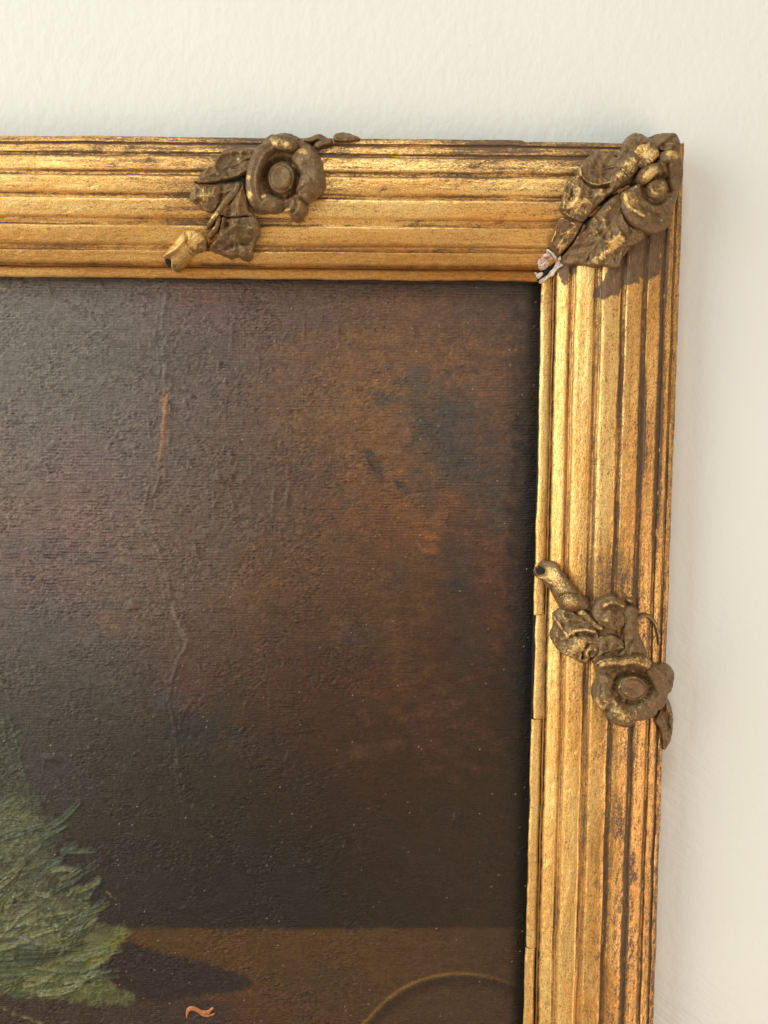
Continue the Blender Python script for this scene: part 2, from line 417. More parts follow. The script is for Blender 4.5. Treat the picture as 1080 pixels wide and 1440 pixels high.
def rail(side):
    sv = svals_top if side == 'top' else svals_side
    mat = GILT_H if side == 'top' else GILT_V
    root = None
    def make(kind, tt, hh, sv_, name, parent, dt=0.0, dh=0.0, mt=mat):
        s, t_ = np.meshgrid(sv_, tt, indexing='ij')
        h = np.broadcast_to(hh, s.shape).copy()
        # each mesh tapers to the mitre: shear so the end follows the 45 degree cut
        amp = 1.0 if kind != 'flank' else 0.4
        nz = surf_noise(s, t_, 3 if side == 'top' else 8)
        h = h + amp*nz*0.9 + dh
        nzd = perlin(s/26, t_/11, 44 if side == 'top' else 47); h = h - 2.2*np.clip(nzd-0.52, 0, 1)
        wob = 1.0*fbm(s/80, t_/60, 3, 14 if side == 'top' else 18) + 0.25*fbm(s/12, t_/9, 2, 16)
        if kind == 'lip': wob = wob*np.where(t_ < 6, 1.6, 1.0)
        # slight give in the mitre gap
        gap = 0.6 + 1.6*sst(25, 0, t_)
        # corner of the top rail dips where the moulding was repaired
        if side == 'top' and kind in ('reed', 'groove', 'flank'):
            drop = 0
            o_ = np.clip(t_-174, 0, 14)/14
            drop = o_*(2.2*sst(222, 214, s) )
            wob = wob - drop
        a = s + gap
        if kind == 'lip': a = a + (t_ + 0.9*perlin(t_/4, s/300, 66))*sst(0, 30, s)
        if side == 'top':
            X = XC + t_ - a; Z = ZC + t_ + wob + dt
        else:
            X = XC + t_ + wob + dt; Z = ZC + t_ - a
        g, tn = rail_attrs(side, s, t_, X, Z, h, kind)
        V = np.stack([X, Z, h], -1).reshape(-1, 3)
        f = grid_faces(len(sv_), len(tt))
        if side == 'top': f = f[:, ::-1]
        return mesh_obj(name, V, f, mt, parent, {'grime': g.ravel(), 'tone': tn.ravel()})
    # body: grooves and flank joined in one mesh, plus a closed back box
    name = 'top_rail' if side == 'top' else 'side_rail'
    allt = np.concatenate([st[1] for st in STR if st[0] == 'groove'][:1])
    rb = None
    k = 0
    body = empty(name, None, None, frame)
    body['label'] = ('horizontal gilded rail along the top of the picture' if side == 'top' else 'vertical gilded rail down the right of the picture')
    for (kind, tt, hh) in STR:
        if kind == 'lip': continue
        nm = {'groove': 'groove', 'reed': 'reed', 'flank': 'outer_edge'}[kind]
        make(kind, tt, hh, sv, nm, body)
    # timber core behind the gilding (dark rebate face towards the picture)
    L = 2400.0
    pr = [(1.2, 30), (1.2, 9), (20, 8), (183, 8), (184, 30), (178, 40), (30, 40), (16, 30)]
    V = []
    for e in (3.0, L):
        for (a, b) in pr:
            if side == 'top': V.append((XC+a-e, ZC+a, b))
            else: V.append((XC+a, ZC+a-e, b))
    n = len(pr)
    f = [[i, (i+1) % n, n+(i+1) % n, n+i] for i in range(n)]
    mesh_obj('timber_core', V, f, REBATE_AND_SHADE, body, smooth=False)
    # sight edge in cracked lengths
    _, tl, hl = STR[0]
    tl = np.concatenate([[1.6, 0.6], tl]); hl = np.concatenate([[24, 29], hl])
    if side == 'top':
        cuts = [(0, 2400, 0, 0)]
    else:
        ys = [396, 526, 703, 790, 862, 1009, 1210, 1330]
        sc = [max(0.0, ZC - at(760, y, 34)[1]) for y in ys] + [2400]
        dts = [(-0.2, 0), (0.1, .1), (-.2, 0), (-1.0, .3), (2.4, -1.2), (-1.0, .3), (-.6, 0), (-1.9, .5)]
        cuts = [(sc[i] + (0.35 if i else 0), sc[i+1], dts[i][0], dts[i][1]) for i in range(8)]
    for (a, b, dt, dh) in cuts:
        sv_ = np.concatenate([np.arange(a, min(b, 1400), 2.2), np.arange(max(a, 1400), b, 12), [b]])
        sv_ = np.unique(np.round(sv_, 2))
        make('lip', tl, hl, sv_, 'sight_edge', body, dt, dh)
    return body
top_rail = rail('top'); side_rail = rail('side')

# ------------------------------------------------------------------ cast ornaments
def surf(X, Z):
    return Bt(np.maximum(Z-ZC, X-XC))
def place(px, py, up=8.0):
    px = np.asarray(px, float); py = np.asarray(py, float)
    h = 70.0
    for _ in range(5):
        X, Z = at(px, py, h)
        h = surf(X, Z) + up
    return X, Z
def spline_closed(P, n):
    P = np.asarray(P, float); m = len(P); out = []
    for i in range(m):
        p0, p1, p2, p3 = P[i-1], P[i], P[(i+1) % m], P[(i+2) % m]
        for k in np.linspace(0, 1, n, endpoint=False):
            out.append(0.5*((2*p1)+(-p0+p2)*k+(2*p0-5*p1+4*p2-p3)*k*k+(-p0+3*p1-3*p2+p3)*k**3))
    return np.array(out)
def spline_open(P, n):
    P = np.asarray(P, float); Q = np.vstack([2*P[0]-P[1], P, 2*P[-1]-P[-2]]); out = []
    for i in range(len(P)-1):
        p0, p1, p2, p3 = Q[i:i+4]
        for k in np.linspace(0, 1, n, endpoint=(i == len(P)-2)):
            out.append(0.5*((2*p1)+(-p0+p2)*k+(2*p0-5*p1+4*p2-p3)*k*k+(-p0+3*p1-3*p2+p3)*k**3))
    return np.array(out)

def feat_apply(X, Z, feats, conv):
    """feats: ('r', pts, width, amp) ridge line; ('b', x, y, r, amp) bump; ('c', pts) crack; ('g', x, y, r, amt) gold"""
    dh = np.zeros(X.shape); gold = np.zeros(X.shape); crack = np.zeros(X.shape)
    for f in feats:
        if f[0] in 'rckl':
            pts = [place(*conv(*q)) for q in f[1]]
            pts = spline_open(pts, 6) if len(pts) > 2 else np.array(pts)
            wn = 0.8*fbm(X/6, Z/6, 2, 77) if f[0] == 'c' else 0
            d = np.full(X.shape, 1e9)
            for a, b in zip(pts[:-1], pts[1:]):
                e = b-a; L = (e**2).sum()+1e-9
                k = np.clip(((X-a[0])*e[0]+(Z-a[1])*e[1])/L, 0, 1)
                d = np.minimum(d, np.hypot(X-a[0]-k*e[0], Z-a[1]-k*e[1]))
            d = np.abs(d + wn)
            if f[0] == 'r':
                r_ = f[3]*np.exp(-(d/f[2])**2); dh += 1.5*r_
                if len(f) > 4: gold += f[4]*np.exp(-(d/(f[2]*0.8))**2)
            elif f[0] == 'c':
                wd = f[2] if len(f) > 2 else 1.0
                e_ = np.exp(-(d/wd)**2); dh -= 3.5*e_; crack = np.maximum(crack, np.clip(1.25*e_-0.1, 0, 1))
        elif f[0] == 'b':
            x, z = place(*conv(f[1], f[2])); r_ = np.hypot(X-x, Z-z)/f[3]
            dh += 1.5*f[4]*np.exp(-r_**2*1.2)
            if len(f) > 5: gold += f[5]*np.exp(-r_**2*1.5)
        elif f[0] == 'g':
            x, z = place(*conv(f[1], f[2])); r_ = np.hypot(X-x, Z-z)/f[3]
            gold += f[4]*np.exp(-r_**2)
    return dh, gold, crack

def blob(name, outline, conv, H, kind, lift, parent, feats=(), centre=None, g0=0.0, rough=1.0, mat=None, label=None, pw=7.0, dish=0.6, rimw=0.78):
    H = H*(1.05 if name == 'leaf' else 1.25); pw = pw*(1.5 if name == 'leaf' else 1); rough = rough*1.35
    P = np.array([place(*conv(*q), up=lift+H*0.6) for q in outline])
    P = spline_closed(P, 6)
    C_ = np.array(place(*conv(*centre), up=lift+H*0.6)) if centre else P.mean(0)
    r_max = np.hypot(*(P-C_).T).max()
    na = int(np.clip(2*np.pi*r_max/1.5, 28, 260)); nr = int(np.clip(r_max/1.3, 8, 46))
    # resample the outline evenly along its length
    Q = np.vstack([P, P[:1]]); L = np.concatenate([[0], np.cumsum(np.hypot(*np.diff(Q, axis=0).T))])
    tt = np.linspace(0, L[-1], na, endpoint=False)
    O = np.stack([np.interp(tt, L, Q[:, 0]), np.interp(tt, L, Q[:, 1])], 1)
    nrm = O-C_; nrm /= np.hypot(*nrm.T)[:, None]+1e-9
    O = O + nrm*(0.9*rough*fbm(tt/8, tt*0+H, 2, int(r_max*7) % 50))[:, None]
    sv = np.sin(np.linspace(0.0, 1, nr)*np.pi/2)**0.9
    X = C_[0] + sv[:, None]*(O[:, 0]-C_[0]); Z = C_[1] + sv[:, None]*(O[:, 1]-C_[1])
    s = np.broadcast_to(sv[:, None], X.shape)
    edge = np.sqrt(np.clip(1-s**pw, 0, 1))
    if kind == 'dome': f = edge
    elif kind == 'round': f = np.sqrt(np.clip(1-s**2, 0, 1))
    elif kind == 'dish': f = edge*(1-dish*sst(rimw, rimw*0.35, s))
    elif kind == 'button': f = edge*(1 - 0.22*np.exp(-((s-0.80)/0.06)**2) - 0.10*sst(0.7, 0.0, s))
    else: f = edge
    dh, gold, crack = feat_apply(X, Z, feats, conv)
    th = np.arctan2(Z-C_[1], X-C_[0])
    wx_ = X + 5*perlin(X/13, Z/13, 5); wz_ = Z + 5*perlin(X/13, Z/13, 6)
    rid = 1 - 2.4*np.abs(perlin(wx_/17, wz_/17, 7)); rid2 = 1 - 2.4*np.abs(perlin(wx_/7, wz_/7, 8))
    nz = rough*(0.9*fbm(X/16, Z/16, 3, 91) + 0.5*fbm(X/4.5, Z/4.5, 3, 95))
    if r_max > 10 and kind in ('dome', 'dish'):
        rk = 1.0 if name in ('leaf', 'petal', 'flower_base') else 0.5
        nz = nz + rk*(1.1*rid + 0.6*rid2)
        if name == 'leaf' and r_max > 14:
            q_ = O - O.mean(0); _, ev = np.linalg.eigh(q_.T @ q_); ax = ev[:, 1]
            lu = (X-C_[0])*ax[0]+(Z-C_[1])*ax[1]; lv = -(X-C_[0])*ax[1]+(Z-C_[1])*ax[0] + 2.0*perlin(X/15, Z/15, 12)
            nz = nz + 1.6*np.exp(-(lv/2.0)**2)*sst(1.0, 0.7, s) + 0.9*(1-2*np.abs(np.sin((lu + np.abs(lv)*0.9)/5.5)))*sst(0.0, 3.0, np.abs(lv))*sst(1.0, 0.85, s)
        else:
            nz = nz + rk*0.8*np.cos(th*9 + 2.5*perlin(X/12, Z/12, 9))*sst(0.15, 0.8, s)
        nz = nz + rk*1.6*np.exp(-((s-0.92)/0.045)**2)*(0.6+0.8*perlin(th*2, th*0+H, 13))
    base = surf(X, Z)
    h = base + lift + (H*f + dh*edge**0.5) + nz*edge
    gold = gold + g0 + 0.10*np.clip(nz, -1, 2)
    # skirt and closing cap (inside the moulding)
    Xs = np.vstack([X, X[-1:], C_[0]+0.9*(X[-1:]-C_[0])]); Zs = np.vstack([Z, Z[-1:], C_[1]+0.9*(Z[-1:]-C_[1])])
    hb = np.minimum(base[-1:]-6, h[-1:]-6)
    hs = np.vstack([h, hb, hb-1])
    gs = np.vstack([gold, gold[-1:]*0.4, gold[-1:]*0]); cs = np.vstack([crack, crack[-1:], crack[-1:]])
    V = np.stack([Xs, Zs, hs], -1).reshape(-1, 3)
    fc = grid_faces(nr+2, na, wrap=True)
    o = mesh_obj(name, V, fc, mat or BRONZE, parent, {'gold': gs.ravel(), 'crack': cs.ravel(), 'ptw': np.vstack([sst(0.12, 0.32, s), s[-2:]*0+1]).ravel(), 'grime': gs.ravel()*0, 'tone': gs.ravel()*0})
    if label: o['label'] = label
    return o

def ribbon(name, pts, widths, heights, conv, lift, parent, g0=0.0, gtop=0.3, rough=1.0, feats=(), skew=0.0, label=None):
    heights = [1.3*q for q in heights]; rough = rough*1.5
    P = np.array([place(*conv(*q), up=lift+max(heights)*0.6) for q in pts])
    sp = spline_open(P, 12); n = len(sp)
    L = np.concatenate([[0], np.cumsum(np.hypot(*np.diff(sp, axis=0).T))]); m = int(max(14, L[-1]/1.5))
    q = np.linspace(0, L[-1], m); C_ = np.stack([np.interp(q, L, sp[:, 0]), np.interp(q, L, sp[:, 1])], 1)
    kk = np.linspace(0, 1, len(widths)); qq = q/L[-1]
    Wd = np.interp(qq, kk, widths); Hh = np.interp(qq, kk, heights)
    capr = np.sqrt(np.clip(1-(1-np.clip(np.minimum(qq, 1-qq)/(0.5*np.mean(widths)/L[-1]+1e-6), 0, 1))**2, 0, 1))
    Wd = Wd*(0.12+0.88*capr); Hh = Hh*(0.1+0.9*capr)
    T = np.gradient(C_, axis=0); T /= np.hypot(*T.T)[:, None]+1e-9; Nn = np.stack([-T[:, 1], T[:, 0]], 1)
    nc = 17; a = np.linspace(0, np.pi, nc); cx = -np.cos(a); cy = np.sin(a)**0.8
    X = C_[:, :1] + Nn[:, :1]*cx*Wd[:, None]/2; Z = C_[:, 1:] + Nn[:, 1:]*cx*Wd[:, None]/2
    cyb = np.broadcast_to((cy**0.55 - (0.16*np.exp(-((cx-0.25)/0.22)**2) if name == 'petal' else 0))*(1+skew*cx), X.shape)
    dh, gold, crack = feat_apply(X, Z, feats, conv)
    nz = rough*(0.8*fbm(X/12, Z/12, 3, 97) + 0.5*fbm(X/4, Z/4, 3, 99))
    base = surf(X, Z)
    h = base + lift + Hh[:, None]*cyb + (nz+dh)*np.sin(a)**0.5
    gold = gold + g0 + gtop*cyb**3 + 0.12*nz
    Xs = np.hstack([X[:, :1], X, X[:, -1:]]); Zs = np.hstack([Z[:, :1], Z, Z[:, -1:]])
    hs = np.hstack([base[:, :1]-6, h, base[:, -1:]-6])
    gs = np.hstack([gold[:, :1], gold, gold[:, -1:]]); cs = np.hstack([crack[:, :1], crack, crack[:, -1:]])
    V = np.stack([Xs, Zs, hs], -1).reshape(-1, 3)
    o = mesh_obj(name, V, grid_faces(m, nc+2), BRONZE, parent, {'gold': gs.ravel(), 'crack': cs.ravel(), 'ptw': gs.ravel()*0+1})
    if label: o['label'] = label
    return o

def circ(cx, cy, rx, ry, rot=0.0, n=12):
    return [(cx+rx*math.cos(a)*math.cos(rot)-ry*math.sin(a)*math.sin(rot), cy+rx*math.cos(a)*math.sin(rot)+ry*math.sin(a)*math.cos(rot)) for a in np.linspace(0, 2*np.pi, n, endpoint=False)]

# --- ornament in the middle of the top rail
A = empty('flower_ornament', None, None, frame); A['label'] = 'dull bronze flower with gold tipped bud on the top rail'
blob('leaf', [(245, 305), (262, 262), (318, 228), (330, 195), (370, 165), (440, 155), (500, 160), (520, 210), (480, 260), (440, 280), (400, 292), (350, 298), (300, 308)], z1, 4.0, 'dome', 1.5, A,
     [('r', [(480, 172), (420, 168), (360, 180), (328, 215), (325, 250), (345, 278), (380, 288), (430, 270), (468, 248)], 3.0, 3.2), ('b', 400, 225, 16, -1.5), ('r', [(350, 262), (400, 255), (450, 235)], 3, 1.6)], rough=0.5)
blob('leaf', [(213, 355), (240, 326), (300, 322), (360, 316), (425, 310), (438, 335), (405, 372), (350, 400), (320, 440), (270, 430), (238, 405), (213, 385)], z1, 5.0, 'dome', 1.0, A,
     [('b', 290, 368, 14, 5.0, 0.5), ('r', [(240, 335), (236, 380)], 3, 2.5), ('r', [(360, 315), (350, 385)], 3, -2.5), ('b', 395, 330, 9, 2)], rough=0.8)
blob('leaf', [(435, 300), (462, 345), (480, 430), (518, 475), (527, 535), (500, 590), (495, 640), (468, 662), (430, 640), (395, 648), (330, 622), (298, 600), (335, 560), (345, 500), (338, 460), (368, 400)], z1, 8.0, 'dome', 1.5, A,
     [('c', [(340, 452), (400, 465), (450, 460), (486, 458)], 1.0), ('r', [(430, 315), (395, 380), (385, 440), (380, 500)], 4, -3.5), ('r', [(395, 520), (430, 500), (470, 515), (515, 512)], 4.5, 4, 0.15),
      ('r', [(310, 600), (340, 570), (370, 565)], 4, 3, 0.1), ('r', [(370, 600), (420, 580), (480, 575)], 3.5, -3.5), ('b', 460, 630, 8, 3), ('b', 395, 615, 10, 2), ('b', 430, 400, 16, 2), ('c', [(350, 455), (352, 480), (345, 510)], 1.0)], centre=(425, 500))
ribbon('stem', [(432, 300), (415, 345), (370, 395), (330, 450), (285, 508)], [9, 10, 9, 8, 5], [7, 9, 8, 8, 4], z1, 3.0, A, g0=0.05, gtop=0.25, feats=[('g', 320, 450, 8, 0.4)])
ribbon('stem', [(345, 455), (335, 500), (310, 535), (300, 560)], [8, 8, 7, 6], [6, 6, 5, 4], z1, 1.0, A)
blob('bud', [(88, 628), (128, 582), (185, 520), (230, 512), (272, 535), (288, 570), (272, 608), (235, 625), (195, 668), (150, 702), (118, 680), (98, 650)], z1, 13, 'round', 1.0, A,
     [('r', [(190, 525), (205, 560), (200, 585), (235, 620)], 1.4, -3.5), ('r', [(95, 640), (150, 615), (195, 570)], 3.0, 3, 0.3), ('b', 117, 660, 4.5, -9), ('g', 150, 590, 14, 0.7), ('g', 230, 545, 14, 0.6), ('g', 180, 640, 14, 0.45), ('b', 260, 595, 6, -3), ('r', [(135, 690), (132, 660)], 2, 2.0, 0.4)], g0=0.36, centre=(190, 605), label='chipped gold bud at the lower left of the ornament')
blob('hollow_shade', [(100, 650), (118, 648), (138, 665), (148, 690), (128, 690), (108, 672)], z1, 2, 'dome', 3.5, A, mat=REBATE_AND_SHADE, label='dark patch painted as shade inside the broken end of the bud')  # raised dark patch imitating the shade inside the bud end
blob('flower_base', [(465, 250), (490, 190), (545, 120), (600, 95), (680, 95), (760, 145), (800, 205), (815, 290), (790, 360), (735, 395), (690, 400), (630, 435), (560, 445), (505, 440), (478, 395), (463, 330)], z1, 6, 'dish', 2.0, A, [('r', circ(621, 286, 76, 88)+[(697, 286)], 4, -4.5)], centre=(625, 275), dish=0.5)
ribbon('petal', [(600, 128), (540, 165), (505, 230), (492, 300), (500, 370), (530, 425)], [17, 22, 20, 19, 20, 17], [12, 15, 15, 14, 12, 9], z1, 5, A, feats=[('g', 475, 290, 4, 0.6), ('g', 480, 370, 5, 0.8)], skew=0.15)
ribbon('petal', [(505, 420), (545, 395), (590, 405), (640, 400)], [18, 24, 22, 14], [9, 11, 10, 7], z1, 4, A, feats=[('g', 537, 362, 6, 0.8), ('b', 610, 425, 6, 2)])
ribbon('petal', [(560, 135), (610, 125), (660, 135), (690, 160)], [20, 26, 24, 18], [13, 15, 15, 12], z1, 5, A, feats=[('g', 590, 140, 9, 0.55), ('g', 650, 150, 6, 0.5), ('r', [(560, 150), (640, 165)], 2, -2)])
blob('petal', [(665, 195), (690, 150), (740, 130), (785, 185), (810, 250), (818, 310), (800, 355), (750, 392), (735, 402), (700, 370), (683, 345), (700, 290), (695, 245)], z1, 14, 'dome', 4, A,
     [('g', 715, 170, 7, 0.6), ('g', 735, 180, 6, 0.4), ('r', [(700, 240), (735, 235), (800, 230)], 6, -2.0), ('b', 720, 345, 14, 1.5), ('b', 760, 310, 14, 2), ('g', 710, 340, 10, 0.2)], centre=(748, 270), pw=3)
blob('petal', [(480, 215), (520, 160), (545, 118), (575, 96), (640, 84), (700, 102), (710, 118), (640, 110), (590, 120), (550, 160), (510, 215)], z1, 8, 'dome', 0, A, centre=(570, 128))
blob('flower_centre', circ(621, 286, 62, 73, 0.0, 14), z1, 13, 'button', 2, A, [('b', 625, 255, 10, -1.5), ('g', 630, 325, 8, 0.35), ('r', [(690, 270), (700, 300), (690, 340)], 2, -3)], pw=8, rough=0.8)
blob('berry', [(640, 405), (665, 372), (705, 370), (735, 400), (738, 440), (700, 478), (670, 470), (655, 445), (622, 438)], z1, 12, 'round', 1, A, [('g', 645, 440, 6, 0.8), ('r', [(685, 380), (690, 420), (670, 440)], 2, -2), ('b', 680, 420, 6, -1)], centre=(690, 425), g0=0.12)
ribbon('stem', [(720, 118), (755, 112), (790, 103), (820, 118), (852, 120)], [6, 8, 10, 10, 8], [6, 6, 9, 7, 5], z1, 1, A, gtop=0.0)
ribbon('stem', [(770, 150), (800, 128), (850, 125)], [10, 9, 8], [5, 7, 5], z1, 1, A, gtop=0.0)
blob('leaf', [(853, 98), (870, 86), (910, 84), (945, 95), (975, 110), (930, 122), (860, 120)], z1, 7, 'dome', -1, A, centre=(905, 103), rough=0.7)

blob('gap_shade_strip', [(235, 300), (330, 296), (385, 288), (440, 265), (462, 290), (470, 330), (440, 322), (430, 298), (380, 304), (320, 312), (245, 312)], z1, 2, 'dome', 0.5, A, mat=REBATE_AND_SHADE, centre=(400, 296), label='black strip painted as shade in the crack between two leaves')  # black strip laid in the gap to stand for its shade
# --- ornament over the corner (a thin cast backing joins its leaves)
Bo = empty('flower_ornament', None, None, frame); Bo['label'] = 'brown flower ornament split by the mitre crack at the corner'
MCW = ('c', [(800, 225), (745, 275), (700, 315), (672, 375), (620, 395), (575, 425), (520, 455), (450, 530), (385, 600), (340, 680), (300, 735), (250, 780)], 4.0)
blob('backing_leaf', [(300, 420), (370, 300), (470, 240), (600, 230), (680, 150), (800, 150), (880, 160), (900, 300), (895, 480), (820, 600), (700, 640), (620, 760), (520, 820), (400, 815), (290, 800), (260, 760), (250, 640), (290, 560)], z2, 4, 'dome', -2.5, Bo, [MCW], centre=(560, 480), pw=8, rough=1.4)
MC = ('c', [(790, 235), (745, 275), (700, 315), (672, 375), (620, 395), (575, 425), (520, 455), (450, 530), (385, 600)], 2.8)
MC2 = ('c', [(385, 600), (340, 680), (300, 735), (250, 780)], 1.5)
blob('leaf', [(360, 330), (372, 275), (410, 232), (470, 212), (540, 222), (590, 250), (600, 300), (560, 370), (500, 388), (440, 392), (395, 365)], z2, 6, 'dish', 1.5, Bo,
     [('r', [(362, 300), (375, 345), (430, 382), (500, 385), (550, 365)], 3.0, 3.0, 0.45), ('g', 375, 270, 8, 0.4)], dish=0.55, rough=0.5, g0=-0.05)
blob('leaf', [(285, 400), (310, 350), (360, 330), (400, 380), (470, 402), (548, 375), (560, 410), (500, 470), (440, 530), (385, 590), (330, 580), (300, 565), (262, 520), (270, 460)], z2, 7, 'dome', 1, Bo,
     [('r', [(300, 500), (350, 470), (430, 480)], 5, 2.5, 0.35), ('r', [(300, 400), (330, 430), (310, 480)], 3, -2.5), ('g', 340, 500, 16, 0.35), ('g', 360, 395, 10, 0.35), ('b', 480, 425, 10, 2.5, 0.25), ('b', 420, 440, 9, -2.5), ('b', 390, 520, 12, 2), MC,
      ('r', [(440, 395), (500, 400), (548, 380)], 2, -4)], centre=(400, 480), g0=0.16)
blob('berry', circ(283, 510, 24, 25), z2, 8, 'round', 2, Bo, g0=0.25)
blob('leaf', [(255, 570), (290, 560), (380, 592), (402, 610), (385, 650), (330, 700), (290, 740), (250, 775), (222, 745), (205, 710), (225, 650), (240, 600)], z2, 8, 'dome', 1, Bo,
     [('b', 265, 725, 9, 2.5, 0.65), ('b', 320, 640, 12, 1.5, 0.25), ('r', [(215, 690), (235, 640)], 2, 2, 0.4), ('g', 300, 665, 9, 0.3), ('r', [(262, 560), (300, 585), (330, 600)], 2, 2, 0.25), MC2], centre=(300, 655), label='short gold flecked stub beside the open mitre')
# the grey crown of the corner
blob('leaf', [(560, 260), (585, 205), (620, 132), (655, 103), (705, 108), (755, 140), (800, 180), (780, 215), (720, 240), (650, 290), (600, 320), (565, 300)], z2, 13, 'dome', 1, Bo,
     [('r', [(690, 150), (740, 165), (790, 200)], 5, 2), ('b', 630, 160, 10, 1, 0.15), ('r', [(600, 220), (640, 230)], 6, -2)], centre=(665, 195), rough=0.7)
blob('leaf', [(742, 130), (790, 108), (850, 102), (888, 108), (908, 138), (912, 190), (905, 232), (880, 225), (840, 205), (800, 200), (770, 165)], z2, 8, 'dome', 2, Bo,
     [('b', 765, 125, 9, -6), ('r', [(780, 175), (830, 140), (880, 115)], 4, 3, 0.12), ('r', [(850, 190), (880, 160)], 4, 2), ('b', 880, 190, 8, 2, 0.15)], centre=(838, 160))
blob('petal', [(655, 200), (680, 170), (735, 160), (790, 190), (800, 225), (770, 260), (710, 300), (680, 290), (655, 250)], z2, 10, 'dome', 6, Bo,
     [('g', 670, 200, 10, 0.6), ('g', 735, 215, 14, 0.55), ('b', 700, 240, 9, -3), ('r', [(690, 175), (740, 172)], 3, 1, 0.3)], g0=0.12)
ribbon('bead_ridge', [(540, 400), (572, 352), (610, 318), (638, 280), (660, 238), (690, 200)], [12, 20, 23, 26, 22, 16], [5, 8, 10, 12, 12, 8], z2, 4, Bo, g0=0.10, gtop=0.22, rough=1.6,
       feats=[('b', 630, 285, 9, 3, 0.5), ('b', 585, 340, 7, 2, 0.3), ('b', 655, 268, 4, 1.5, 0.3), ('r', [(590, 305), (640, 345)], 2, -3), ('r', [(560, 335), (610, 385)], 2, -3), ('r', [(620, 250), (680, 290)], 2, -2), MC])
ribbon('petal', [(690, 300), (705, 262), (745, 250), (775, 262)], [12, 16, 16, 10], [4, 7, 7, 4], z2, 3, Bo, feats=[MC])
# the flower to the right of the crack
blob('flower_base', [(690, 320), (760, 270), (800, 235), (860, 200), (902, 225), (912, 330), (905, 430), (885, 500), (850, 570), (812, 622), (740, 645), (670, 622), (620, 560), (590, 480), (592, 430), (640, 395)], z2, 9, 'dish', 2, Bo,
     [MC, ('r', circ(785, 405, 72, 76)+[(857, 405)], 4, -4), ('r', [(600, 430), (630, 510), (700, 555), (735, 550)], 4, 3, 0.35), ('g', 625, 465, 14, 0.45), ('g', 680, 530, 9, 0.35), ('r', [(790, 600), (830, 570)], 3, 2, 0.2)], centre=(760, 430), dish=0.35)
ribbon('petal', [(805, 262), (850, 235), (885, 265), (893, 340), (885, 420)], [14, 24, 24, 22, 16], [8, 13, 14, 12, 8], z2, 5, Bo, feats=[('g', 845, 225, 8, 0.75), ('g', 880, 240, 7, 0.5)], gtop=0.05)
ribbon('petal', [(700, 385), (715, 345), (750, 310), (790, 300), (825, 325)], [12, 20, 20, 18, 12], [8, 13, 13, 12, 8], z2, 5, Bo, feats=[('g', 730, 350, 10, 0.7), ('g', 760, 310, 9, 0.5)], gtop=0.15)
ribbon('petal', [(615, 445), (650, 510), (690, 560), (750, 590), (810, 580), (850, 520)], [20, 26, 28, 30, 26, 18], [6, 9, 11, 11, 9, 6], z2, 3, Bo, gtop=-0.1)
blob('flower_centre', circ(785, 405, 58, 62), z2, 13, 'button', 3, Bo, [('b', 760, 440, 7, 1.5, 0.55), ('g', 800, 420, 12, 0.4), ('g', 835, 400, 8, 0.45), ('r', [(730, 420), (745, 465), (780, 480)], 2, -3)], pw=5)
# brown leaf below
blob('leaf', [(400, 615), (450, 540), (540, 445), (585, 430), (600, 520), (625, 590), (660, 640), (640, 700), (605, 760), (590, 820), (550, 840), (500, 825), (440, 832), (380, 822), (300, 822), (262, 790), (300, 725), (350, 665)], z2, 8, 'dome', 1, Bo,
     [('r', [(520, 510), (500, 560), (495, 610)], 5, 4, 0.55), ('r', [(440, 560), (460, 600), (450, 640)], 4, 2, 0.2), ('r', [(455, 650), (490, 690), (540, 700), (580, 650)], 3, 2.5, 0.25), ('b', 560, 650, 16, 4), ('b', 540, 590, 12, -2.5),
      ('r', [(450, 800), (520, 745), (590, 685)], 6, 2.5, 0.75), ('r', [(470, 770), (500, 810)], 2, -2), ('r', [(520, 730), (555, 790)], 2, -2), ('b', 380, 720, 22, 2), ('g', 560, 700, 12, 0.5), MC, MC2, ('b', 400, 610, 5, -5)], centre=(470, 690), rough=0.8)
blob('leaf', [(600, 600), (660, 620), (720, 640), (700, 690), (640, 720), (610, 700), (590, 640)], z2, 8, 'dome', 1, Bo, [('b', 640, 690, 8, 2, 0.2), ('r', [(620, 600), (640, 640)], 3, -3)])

# --- ornament on the side rail
Co = empty('flower_ornament', None, None, frame); Co['label'] = 'bronze flower with cut tubular bud on the side rail'
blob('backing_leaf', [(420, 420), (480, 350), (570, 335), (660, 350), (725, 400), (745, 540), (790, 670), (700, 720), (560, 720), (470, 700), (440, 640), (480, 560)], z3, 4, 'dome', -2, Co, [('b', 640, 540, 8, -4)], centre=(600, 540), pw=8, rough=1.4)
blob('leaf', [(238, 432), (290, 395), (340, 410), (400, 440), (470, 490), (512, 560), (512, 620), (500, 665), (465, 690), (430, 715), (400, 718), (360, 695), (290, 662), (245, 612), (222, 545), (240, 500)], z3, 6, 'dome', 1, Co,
     [('r', [(335, 545), (380, 522), (430, 520), (480, 530)], 3, 3.5, 0.5), ('r', [(360, 560), (430, 545), (480, 560)], 3, -3), ('r', [(245, 450), (280, 500), (320, 560)], 3, 3, 0.4), ('b', 400, 610, 14, 4, 0.25), ('b', 260, 560, 9, 2), ('r', [(445, 610), (420, 650), (415, 690)], 2, -4), ('g', 360, 640, 20, 0.3), ('b', 480, 620, 8, 2, 0.2), ('r', [(300, 440), (330, 490)], 3, 2, 0.2), ('b', 380, 470, 10, -2)], centre=(370, 570), g0=0.17)
